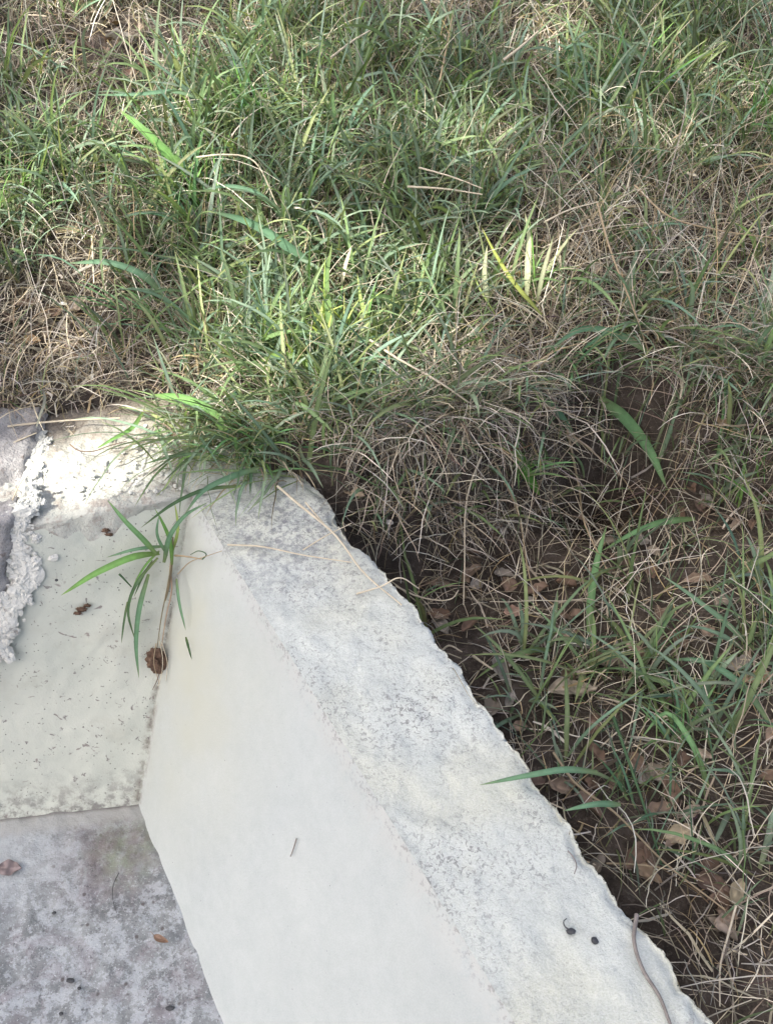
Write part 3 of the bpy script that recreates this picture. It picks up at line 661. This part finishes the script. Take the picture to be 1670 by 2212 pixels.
radial('grass_tuft', 'green tuft leaning out from the bank above the hollow', 1230, 790, 16, .19, .007, [GA, GC], (.3, 1.0), (.4, 1.4), GS, -1.2, kinkr=.03)
radial('grass_tuft', 'green tuft below the bank hanging beside the dark hollow', 1130, 1010, 9, .12, .0075, [GB, GA], (.3, 1.0), (.4, 1.6), GS, -1.2, kinkr=.02)
radial('grass_tuft', 'bluish tuft with arching blades behind the old grey block', 330, 690, 18, .19, .0066, [GC, GA], (.3, 1.0), (.5, 1.3), GS, 2.9, kinkr=.03)
radial('grass_tuft', 'sparse pale tuft of upright blades right of centre', 1150, 640, 8, .19, .0085, [PY, YL, GB], (.05, .4), (.05, .6), GS, 1.6, kinkr=.02)
# single conspicuous blades
HB = [
 ('long green blade lying out across the wall top from the litter', [(1290, 1668), (1210, 1664), (1150, 1674), (1035, 1696)], [.10, .14, .15, .15], 15, GC),
 ('short bluish blade poking over the wall edge below the long one', [(1340, 1738), (1280, 1738), (1215, 1752)], [.08, .10, .09], 13, GC),
 ('upright green blade standing in the litter right of the wall', [(1272, 1370), (1278, 1280), (1292, 1200), (1310, 1135)], [.02, .04, .06, .08], 17, GA),
 ('broad dark green blade bending down across the dark hollow', [(1295, 860), (1350, 905), (1400, 970), (1440, 1055)], [.10, .12, .10, .05], 24, GA),
 ('green blade dipping into the left side of the dark hollow', [(1165, 855), (1205, 890), (1250, 965)], [.08, .09, .06], 14, GC),
 ('bright green stubby blade on the bank left of the hollow', [(1110, 970), (1130, 1010), (1165, 1070)], [.05, .07, .05], 28, (.10, .25, .05)),
 ('arched green blade below the hollow', [(1500, 1120), (1420, 1130), (1350, 1160), (1300, 1190)], [.03, .06, .06, .03], 14, GA),
 ('long bluish blade crossing the turf left of centre', [(700, 600), (620, 530), (540, 480), (455, 455)], [.03, .08, .11, .10], 22, GC),
 ('arched bluish blade beneath the straw loop left of centre', [(620, 480), (560, 420), (500, 402), (430, 412)], [.04, .08, .09, .07], 10, GC),
 ('broad green blade high on the left pointing up left', [(410, 375), (350, 320), (300, 272), (262, 240)], [.04, .08, .10, .10], 20, GB),
 ('thin level green blade high on the left', [(440, 215), (380, 198), (300, 204), (200, 205)], [.05, .08, .08, .06], 8, GC),
 ('bluish arched blade over the litter on the left', [(355, 640), (310, 595), (250, 570), (150, 568)], [.03, .07, .08, .05], 14, GC),
 ('olive blade standing at the top left', [(405, 190), (392, 160), (372, 115)], [.03, .06, .09], 14, (.14, .18, .05)),
 ('yellow blade slanting down into the sunlit tuft', [(645, 765), (610, 722), (575, 685), (550, 655)], [.02, .05, .06, .06], 17, YL),
 ('tall pale green blade standing upright in the sunlit tuft', [(718, 790), (712, 690), (705, 600), (718, 525)], [.02, .07, .11, .14], 17, (.16, .26, .09)),
 ('pale straw coloured blade beside the tall upright one', [(738, 615), (745, 580), (760, 530)], [.06, .08, .10], 9, PALE),
 ('narrow yellow green blade right in the sunlit tuft', [(815, 770), (795, 700), (778, 640), (772, 590)], [.02, .05, .07, .09], 11, YL),
 ('sunlit blade pointing right out of the tuft', [(800, 745), (820, 700), (845, 680)], [.03, .05, .06], 10, YL),
 ('yellow green blade curling left at the foot of the sunlit tuft', [(700, 810), (650, 775), (600, 765), (545, 790)], [.03, .05, .05, .03], 16, (.20, .31, .09)),
 ('pale yellow blade standing right of centre', [(1138, 640), (1140, 570), (1142, 510), (1134, 460)], [.03, .06, .09, .11], 13, PY),
 ('pale blade leaning right beside the yellow one', [(1160, 650), (1172, 590), (1195, 510)], [.03, .06, .10], 10, PY),
 ('short pale blade left of the yellow ones', [(1052, 650), (1046, 590), (1052, 530)], [.03, .06, .08], 11, PY),
 ('long yellow green blade leaning left across the pale ones', [(1170, 680), (1110, 610), (1060, 530), (1040, 490)], [.03, .07, .09, .10], 9, (.28, .33, .08)),
 ('yellow stalk like blade left of the short pale one', [(1070, 680), (1030, 610), (1010, 550)], [.03, .05, .07], 4, YL),
 ('bright green blade at the far end of the ledge', [(500, 950), (450, 885), (400, 862), (325, 853)], [.05, .09, .09, .06], 20, GB),
 ('dark green blade reaching left over the ledge', [(470, 990), (430, 981), (375, 985), (310, 1003)], [.06, .06, .05, .02], 8, GD),
 ('dark arched blade crossing the ledge rim', [(520, 1050), (440, 1058), (380, 1085), (305, 1140)], [.05, .06, .06, .02], 9, GD),
 ('green blade falling forward over the ledge', [(560, 1010), (500, 1030), (440, 1060), (400, 1110)], [.06, .07, .06, .03], 13, GC),
 ('thin green blade lying on the back of the ledge', [(310, 890), (285, 925), (245, 948), (208, 970)], [.05, .04, .03, .01], 9, GB),
 ('green blade near the right edge of the litter', [(1530, 1700), (1490, 1600), (1440, 1540), (1380, 1600)], [.02, .07, .08, .05], 12, GA),
 ('wide bluish blade at the right edge of the litter', [(1660, 1560), (1600, 1480), (1520, 1430), (1440, 1425)], [.03, .06, .06, .03], 15, GC),
 ('bluish blade drooping over the lower turf at right', [(1400, 760), (1330, 720), (1260, 710), (1180, 760)], [.05, .08, .08, .05], 15, GC)]
for lb, pts, h, w, col in HB:
    if pts[0][1] < 850: h = [q+.035 for q in h]
    p3 = L(pts, 'g', h) if pts[-1][0] > 520 or pts[-1][1] < 850 else L(pts, 't', h)
    if 'ledge' in lb: p3 = L(pts, 't', h)
    if 'wall top' in lb or 'wall edge' in lb: p3 = np.array([P(x, y, z) for (x, y), z in zip(pts, [.01, .04, .035, .015])])
    v, f, c = one_blade(p3, w, col, basecol=(.17, .2, .08))
    o = mesh_obj('green_grass', v, f, M_GREEN, origin=p3[0], col=c); tag(o, lb, 'grass blade', 'conspicuous single grass blades')
ST = [
 ('long pale stalk running right and down from the sunlit tuft', 'g', [(800, 735), (860, 775), (940, 820), (1035, 885)], [.08, .09, .08, .06], 7, PALE),
 ('thick pale stalk lying at the top centre right', 'g', [(1085, 132), (1120, 105), (1162, 68)], [.07, .08, .09], 8, PALE),
 ('white level stalk right of centre', 'g', [(880, 403), (960, 408), (1042, 420)], .08, 6, PALE),
 ('pale slanting stalk above the white level one', 'g', [(905, 362), (970, 380), (1042, 407)], .09, 5, PALE),
 ('pale stalk slanting up right from the middle', 'g', [(1175, 480), (1225, 455), (1292, 436)], .08, 5, PALE),
 ('long stalk running down right at the right edge', 'g', [(1370, 400), (1450, 470), (1540, 495), (1680, 515)], .09, 5, TAN),
 ('long pale stalk curving down through the turf at right', 'g', [(1290, 440), (1325, 560), (1365, 660), (1400, 760)], [.10, .09, .08, .05], 6, TAN),
 ('straw stalk bent over in an arch left of centre', 'g', [(425, 340), (480, 334), (545, 345), (600, 445)], [.10, .12, .12, .05], 5, PALE),
 ('straight tan stalk standing at the top', 'g', [(950, 175), (965, 100), (978, 30)], .08, 5, TAN),
 ('pale stalk slanting up right near the top', 'g', [(715, 125), (760, 90), (810, 60)], .08, 6, PALE),
 ('pale stalk at the left standing upright by the tan leaf', 'g', [(200, 510), (202, 560), (204, 612)], .05, 6, PALE),
 ('pale stalk lying across the left edge of the ledge', 't', [(-30, 928), (60, 916), (150, 908), (260, 903)], .035, 6, PALE),
 ('short pale stalk at the left edge below the first', 't', [(15, 963), (45, 950), (80, 935)], .03, 5, PALE),
 ('thin stalk lying on the grey block', 't', [(28, 1080), (42, 1050), (58, 1025)], .03, 4, PALE),
 ('pale stalk lying along the wall top from the turf, the longest', 't', [(600, 1050), (643, 1087), (725, 1156), (785, 1236), (868, 1307)], [.05, .05, .03, .015, .0], 7, PALE),
 ('short pale stalk forked from the long one on the wall', 't', [(660, 1085), (690, 1120), (725, 1158)], [.05, .04, .028], 5, PALE),
 ('pale stalk lying crosswise on the wall top', 't', [(492, 1177), (560, 1180), (650, 1198), (760, 1215)], [.005, .01, .01, .01], 5, PALE),
 ('thin stalk slanting across the wall top', 't', [(655, 1188), (700, 1160), (760, 1130)], [.005, .02, .03], 4, PALE),
 ('bent pale stalk at the chipped wall edge', 't', [(770, 1283), (825, 1266), (862, 1248), (905, 1271)], [.0, .01, .03, .0], 5, PALE),
 ('pale stalk reaching right from the chipped wall edge', 'g', [(855, 1266), (905, 1289), (979, 1291), (990, 1275)], .14, 5, PALE),
 ('tall pale stalk hanging straight down by the wall', 'g', [(1040, 985), (1016, 1046), (1003, 1238), (1001, 1307)], [.10, .13, .10, .06], 6, PALE),
 ('pale hooked stalk near the wall edge', 'g', [(955, 1405), (968, 1395), (998, 1408)], .08, 6, PALE),
 ('short pale stalk in the shade by the wall', 'g', [(1022, 1417), (1040, 1430), (1064, 1446)], .05, 8, PALE),
 ('long pale stalk slanting down through the litter', 'g', [(1195, 1625), (1240, 1690), (1319, 1748), (1438, 1866), (1566, 1966)], [.05, .06, .07, .06, .04], 7, TAN),
 ('dark green stem slanting through the litter', 'g', [(1324, 1548), (1357, 1643), (1400, 1771), (1428, 1866)], [.08, .09, .07, .03], 9, GD),
 ('level tan stalk crossing the litter near the wall', 'g', [(1310, 1865), (1380, 1868), (1450, 1880), (1520, 1905)], .05, 5, TAN),
 ('pale bent stalk near the lower right corner', 'g', [(1589, 1956), (1572, 2020), (1556, 2080), (1554, 2174)], .07, 6, PALE),
 ('tan stalk arching across the dark hollow', 'g', [(1230, 935), (1290, 985), (1350, 1040), (1382, 1095)], [.08, .12, .12, .06], 6, TAN),
 ('tan stalk rising at the lower side of the hollow', 'g', [(1300, 1180), (1370, 1110), (1420, 1045)], [.03, .06, .06], 6, TAN),
 ('long tan stalk hanging left of the hollow', 'g', [(1225, 930), (1250, 1050), (1270, 1150), (1310, 1230)], [.08, .10, .08, .04], 7, TAN),
 ('tan stalk slanting through the hanging grass', 'g', [(1070, 1000), (1120, 1110), (1140, 1230), (1160, 1310)], [.09, .10, .06, .03], 6, TAN)]
for lb, sf, pts, h, w, col in ST:
    if sf == 'g' and pts[0][1] < 850: h = [q+.04 for q in h] if isinstance(h, list) else h+.04
    p3 = L(pts, sf, h); v, f = tube(smooth_path(p3, 18), w*.42*np.linalg.norm(p3[0]-CAM)/FP, 6, .55)
    o = mesh_obj('dry_stalk', v, f, M_STRAW, origin=p3[0], col=np.tile(col, (len(v), 1))*(1+.12*np.sin(np.arange(len(v))*.7))[:, None]); tag(o, lb, 'dry stalk', 'conspicuous single dry stalks')

# dead leaves: curled lobed blades with a midrib fold
def leaf_mesh(seed, L_, W_, curl, col, lob=0.0):
    r = random.Random(seed); NUv, NVv = 17, 9; u = np.linspace(0, 1, NUv); v = np.linspace(-1, 1, NVv)
    U, Vv = np.meshgrid(u, v, indexing='ij')
    half = np.sin(np.pi*np.clip(U, 0.001, .999)**.8)**.75*(1+lob*np.sin(U*17+r.random()*6))
    x = (U-.5)*L_; y = Vv*half*W_*.5; rad = curl
    z = W_*(.35*rad*np.abs(Vv)**1.6*half)+L_*.22*rad*(U-.45)**2*np.sign(r.random()-.2)+W_*.13*vn(U*5+seed, Vv*2+seed)
    y = y*(1-.25*rad*np.abs(Vv))
    c = np.tile(np.array(col), (NUv*NVv, 1))*(1+.25*vn(U*9+seed, Vv*3).ravel())[:, None]
    c = np.where((np.abs(Vv) < .1).ravel()[:, None], c*1.25, c)
    return np.stack([x, y, z], -1).reshape(-1, 3), grid_faces(NUv, NVv), np.clip(c, .01, .9)
def put_leaf(seed, pos, L_, W_, curl, col, rot, tilt, label, group=None, lob=0.0, name='dead_leaf', stem=True):
    v, f, c = leaf_mesh(seed, L_, W_, curl, col, lob)
    me_o = mesh_obj(name, v, f, M_LEAFD, origin=(0, 0, 0), col=c)
    if stem:
        sv, sf = tube(np.array([[-L_*.5, 0, .0], [-L_*.62, .002, .002], [-L_*.78, .004, .001]]), .0007, 5); 
        s_ = mesh_obj('leaf_stem', sv, sf, M_STRAW, col=np.tile((.2, .13, .08), (len(sv), 1))); s_.parent = me_o
    me_o.location = tuple(pos); me_o.rotation_euler = (tilt[0], tilt[1], rot)
    return tag(me_o, label, 'dead leaf', group)
LG = 'fallen dead leaves in the grass and litter'
BR, BG, OR, RB = (.22, .19, .15), (.27, .25, .22), (.215, .155, .115), (.14, .10, .08)
for k, (px, py, ln, wd, cu, col, rot, lb) in enumerate([
  (150, 500, .062, .038, .5, (.46, .38, .24), .1, 'pale tan dead leaf lying in the turf at the left'),
  (1485, 222, .09, .05, .6, (.34, .27, .20), 2.6, 'large tan dead leaf high on the right'),
  (1235, 1492, .105, .05, .7, (.36, .31, .24), .15, 'largest grey tan dead leaf in the litter right of the wall'),
  (1635, 1468, .08, .035, .6, (.33, .24, .16), .3, 'brown dead leaf at the right edge of the litter'),
  (165, 752, .05, .030, .9, OR, .2, 'orange brown curled dead leaf behind the ledge'),
  (115, 765, .045, .030, 1.0, (.13, .10, .09), .9, 'dark curled dead leaf left of the orange brown one'),
  (262, 88, .085, .05, 1.3, BG, .2, 'grey curled dead leaf near the top left'),
  (250, 125, .07, .03, 1.2, BG, -.3, 'second grey dead leaf just below the top left one'),
  (280, 160, .05, .03, .7, (.33, .22, .16), .4, 'pinkish brown dead leaf under the grey ones'),
  (215, 145, .04, .03, .7, (.42, .37, .32), .9, 'small pale grey dead leaf left of the pinkish one'),
  (1105, 595, .06, .035, .5, (.24, .15, .07), .5, 'brown dead leaf behind the pale yellow blades'),
  (1110, 1322, .045, .03, .5, (.40, .27, .21), .0, 'pinkish tan dead leaf low beside the wall shadow'),
  (765, 1062, .05, .028, .6, (.38, .31, .22), -.4, 'tan dead leaf at the wall corner under the grass'),
  (1190, 1350, .05, .025, .8, RB, 2.0, 'reddish brown dead leaf in the litter below the hollow'),
  (1560, 905, .06, .035, .6, (.28, .21, .13), 1.2, 'brown dead leaf right of the hollow'),
  (1470, 1800, .06, .036, .5, (.38, .32, .22), .3, 'tan dead leaf low in the litter on the right'),
  (1400, 1890, .05, .03, .5, (.27, .2, .13), -.5, 'brown dead leaf touching the lower wall edge litter'),
  (1590, 1925, .055, .036, .5, (.35, .30, .2), .9, 'olive tan dead leaf near the lower right corner'),
  (100, 690, .05, .03, .7, (.36, .31, .22), 1.4, 'upright tan dead leaf at the left edge'),
  (70, 735, .04, .03, .6, (.40, .28, .16), .2, 'light brown dead leaf left behind the grey block'),
  (300, 60, .06, .035, 1.0, (.24, .19, .15), 1.9, 'dark brown curled dead leaf right of the grey top left one'),
  (190, 190, .05, .03, .8, (.30, .24, .18), 1.0, 'brown dead leaf in the dry patch below the top left leaves'),
  (310, 215, .06, .03, .6, (.33, .22, .16), -.6, 'reddish tan dead leaf beside the arching blade at upper left'),
  (1020, 60, .05, .03, .6, BR, .6, 'brown dead leaf half hidden at the top centre')]):
    p = G(px, py, .022); put_leaf(k+3, p, ln, wd, cu, col, rot, (random.uniform(-.3, .5), random.uniform(-.25, .25)), lb, LG, .12)
gen = 0
for k in range(1700):
    if gen >= 290: break
    y = random.uniform(.35, 3.2); x = random.uniform(-.9, 1)*(.35+.45*y)
    if k < 44: bb = BARE1 if k < 26 else BARE2; x, y = bb[0]+random.gauss(0, .16 if k < 26 else .1), bb[1]+random.gauss(0, .13 if k < 26 else .06)
    if in_concrete(x, y, .01): continue
    la = float(low_area(x, y))
    if la > .5 and k >= 44 and random.random() < .72: continue
    z = float(ground(x, y)); gen += 1
    col = random.choice([BR, BG, OR, RB, (.26, .20, .15), (.34, .28, .22), (.16, .11, .08)])
    put_leaf(100+k, (x, y, z+random.uniform(.006, .02)), random.uniform(.03, .075), random.uniform(.02, .042), random.uniform(.3, 1.3), col, random.uniform(0, 6.28),
             (random.uniform(-.4, .4), random.uniform(-.4, .4)),
             'small brown dead leaf in the shaded litter right of the wall' if la < .5 else 'small brown dead leaf half buried in the turf',
             'small leaves in the shaded litter' if la < .5 else 'small leaves buried in the turf', .1, stem=False)
# curled leaf and bits on the channel floor and the wall
p = P(350, 2028, -H+.016); put_leaf(77, p, .034, .022, 1.6, (.30, .21, .16), -.35, (.3, .1), 'small curled brown leaf lying on the stained channel floor')
v, f, c = leaf_mesh(5, .05, .035, .15, (.20, .165, .165)); o = mesh_obj('dead_leaf', v+P(22, 1875, -H+.006), f, M_LEAFD, origin=P(22, 1875, -H+.006), col=c); tag(o, 'flat purplish grey leaf stuck to the channel floor at the left edge', 'dead leaf')
def bits(name, label, cat, lst, mat, group=None):
    for px, py, sf, r, sq, lb in lst:
        c = L([(px, py)], sf, r*.4)[0]; v, f = lump(c, r, px % 13, .3, sq, 2); tag(mesh_obj(name, v, f, mat, origin=c), lb, cat, group)
bits('dark_berry', '', 'berry', [(1284, 2032, 't', .0052, (1, 1, .8), 'round dark berry on the wall top, right one of two'), (1233, 2012, 't', .0055, (1.3, .8, .7), 'oblong dark berry with a tail on the wall top')], M_BERRY, 'two dark berries on the wall')
p3 = L([(1228, 2008), (1219, 2000), (1217, 1990), (1224, 1984)], 't', [.004, .003, .003, .002]); v, f = tube(smooth_path(p3, 8), .0013, 5); o = mesh_obj('twig_fragment', v, f, M_BERRY, origin=p3[0]); tag(o, 'tiny hooked dark twig at the oblong berry', 'twig')
bits('seed', '', 'seed', [(153, 2118, 'f', .006, (1.4, .8, .5), 'larger dark seed on the channel floor'), (172, 2135, 'f', .004, (1, .8, .5), 'small dark seed beside the larger one on the floor'), (368, 2178, 'f', .0065, (1.4, .7, .5), 'elongated dark seed near the lower sloping face'), (123, 1253, 'e', .0032, (1, 1, 1), 'tiny black seed on the end face'),
      (133, 2190, 'f', .0045, (1, .8, .5), 'dark seed at the bottom of the channel floor'), (118, 1972, 'f', .0045, (1, .8, .5), 'dark seed in the middle of the channel floor')], M_BERRY, 'dark seeds on the concrete')
def twig(name, label, cat, sf, pts, h, r, mat):
    p3 = L(pts, sf, h); v, f = tube(smooth_path(p3, 20), r, 6, .6); tag(mesh_obj(name, v, f, mat, origin=p3[0]), label, cat)
twig('root', 'long grey root trailing down the lower wall top', 'root', 't', [(1375, 1975), (1369, 2032), (1390, 2099), (1423, 2151), (1452, 2225), (1480, 2290)], .002, .0034, M_ROOT)
twig('plant_fiber', 'dark fibre lying on the channel floor', 'fibre', 'f', [(258, 1885), (246, 1910), (245, 1946), (253, 1972)], .001, .0009, M_BERRY)
twig('twig', 'small dark sliver stuck on the smooth sloping face', 'twig', 's', [(641, 1812), (636, 1828), (628, 1850)], .001, .0014, M_ROOT)
twig('twig', 'small curled grey twig on the wall top near its outer edge', 'twig', 't', [(1226, 1838), (1238, 1852), (1245, 1870), (1240, 1888)], .002, .0012, M_ROOT)
twig('twig', 'thin dark twig on the mortar ledge', 'twig', 't', [(152, 960), (170, 973), (200, 975), (240, 962), (275, 953)], .022, .0013, M_CLOD)
# chips of dark debris on the end face
for k, (px, py, r) in enumerate([(178, 1316, .009), (168, 1325, .006), (190, 1308, .006), (228, 1146, .008), (236, 1155, .006)]):
    c = PP(px, py, T, EN, .001); v, f = lump(c, r, k+40, .8, (1.2, .4, .7), 3, 3); tag(mesh_obj('debris_flake', v, f, M_CLOD, origin=c), 'brown flake stuck on the end face left of the hanging plant' if k < 3 else 'brown flake stuck high on the end face below the ledge', 'debris', 'lower brown flakes' if k < 3 else 'upper brown flakes')
# snail shell and the white bits
def shell(px, py, R_, label, h):
    c = G(px, py, h); V = []; F = []; o = 0; a = np.linspace(0, 2*np.pi*2.6, 60)
    rr = R_*np.exp(-a*.16); ctr = np.stack([np.cos(a)*rr*.75, np.sin(a)*rr*.75, a*.05*R_], -1)
    ang = np.linspace(0, 2*np.pi, 10, endpoint=False)
    for k in range(60):
        rad = rr[k]*.55; er = np.array([np.cos(a[k]), np.sin(a[k]), 0]); V.append(ctr[k]+rad*(np.cos(ang)[:, None]*er+np.sin(ang)[:, None]*np.array([0, 0, 1])))
    V = np.concatenate(V); i, j = np.meshgrid(np.arange(59), np.arange(10), indexing='ij'); q = i*10+j; q2 = i*10+(j+1) % 10
    F = np.stack([q, q2, q2+10, q+10], -1).reshape(-1, 4)
    tag(mesh_obj('snail_shell', V+c, F, M_SHELL, origin=c), label, 'snail shell')
shell(840, 1130, .008, 'small white snail shell in the dark gap beside the wall', .10)
for px, py, lb in [(138, 658, 'small white petal in the turf at the left edge'), (531, 62, 'small white petal at the top left of centre'), (1388, 200, 'small white petal in the upper right tuft')]:
    c = G(px, py, .04); v, f, cc = leaf_mesh(px, .020, .013, .8, (.72, .74, .70)); o = mesh_obj('petal', v+c, f, M_LEAFD, origin=c, col=cc); tag(o, lb, 'petal', 'white petals')

# ---------------------------------------------------------------- unseen tree towards the sun, its crown shaped to place shade and sun patches
def spot(px, py, surf='g'): return G(px, py, .05) if surf == 'g' else P(px, py, .01)
holes = [(spot(720, 690), .24), (spot(620, 770), .17), (spot(1140, 580), .045), (spot(180, 985, 't'), .105), (spot(120, 1040, 't'), .03), (spot(250, 950, 't'), .03), (spot(490, 880), .05), (spot(530, 50), .04), (spot(70, 420), .05)]  # crown gaps cut where the sun patches should fall
D = 12.0
e1 = np.cross(SDIR, [0, 0, 1.]); e1 /= np.linalg.norm(e1); e2 = np.cross(e1, SDIR)
ctr = np.array([0, 1.7, 0.])
nl = 95000
a = rng.uniform(-4.4, 4.4, nl); b2 = rng.uniform(-3.9, 3.9, nl); cc_ = rng.uniform(-.5, .9, nl)
ok = (a/4.2)**2+(b2/3.7)**2 < 1+.2*vn(a*1.5, b2*1.5)
pos = ctr+SDIR*(D+cc_[:, None])+e1*a[:, None]+e2*b2[:, None]
gp = pos-SDIR*(pos[:, 2:]/SDIR[2])                       # foliage thinned to let sun onto the turf, dense to shade the drain
thin = sm(-.05, .35, gp[:, 1]-np.interp(gp[:, 0], BX, BY))*sm(.1, .35, ledge_s(gp[:, 0], gp[:, 1])-LD)*(1-.7*sm(.1, .8, gp[:, 0]))
ok &= rng.random(nl) > (.57*thin)
for hp, r in holes:
    q = pos-hp; q = q-np.outer(q@SDIR, SDIR); ok &= np.linalg.norm(q, axis=1) > r+.085
for k in range(170):                                   # small random gaps cut to brighten the turf, mostly the far part
    yy = rng.uniform(1.5, 3.6); xx = rng.uniform(-1.5, 1.5); hp = np.array([xx, yy, ground(xx, yy)]); r = rng.uniform(.0, .018)
    if xx > .1 and yy < 2.3: continue
    q = pos-hp; q = q-np.outer(q@SDIR, SDIR); ok &= np.linalg.norm(q, axis=1) > r+.085
pos = pos[ok]; nl = len(pos)
t1 = rng.standard_normal((nl, 3))+SDIR*0; t1 -= np.outer(t1@SDIR, SDIR)*.85; t1 /= np.linalg.norm(t1, axis=1, keepdims=True)
t2 = np.cross(SDIR+.35*rng.standard_normal((nl, 3)), t1); t2 /= np.linalg.norm(t2, axis=1, keepdims=True)
hl, hwid = .080, .048
V = np.stack([pos-t1*hl, pos-t2*hwid, pos+t1*hl, pos+t2*hwid], 1).reshape(-1, 3); F = np.arange(nl*4).reshape(-1, 4)
tb = np.array([-8.6, -4.0, float(ground(-8.6, -4.0))])
tree = empty('shade_tree', tb, 'unseen leafy tree outside the picture to the left, its crown and gaps shaped to shade and light the ground', 'tree')
mesh_obj('crown', V, F, M_CANOPY, tree, col=np.repeat(mixcol(nl, [(.09, .13, .06), (.11, .14, .08)], [1, 1], .15), 4, 0))
cr = ctr+SDIR*D
v, f = tube(smooth_path([tb-np.array([0, 0, .3]), tb+[.1, -.1, 2.5], tb+[.6, .3, 5.5], cr+[-.3, .2, -.2]], 24), .17, 12, .45); mesh_obj('trunk', v, f, M_BARK, tree)
for k in range(9):
    an = k*.7; en = cr+e1*2.4*math.cos(an)+e2*2.2*math.sin(an)+SDIR*.2
    v, f = tube(smooth_path([tb+[.55, .25, 5.0+.12*k], (tb+[.6, .3, 5.5]+en)/2+[0, 0, .4], en], 14), .035, 8, .2); mesh_obj('limb', v, f, M_BARK, tree)
for o in bpy.data.objects:
    if '_o' in o: del o['_o']
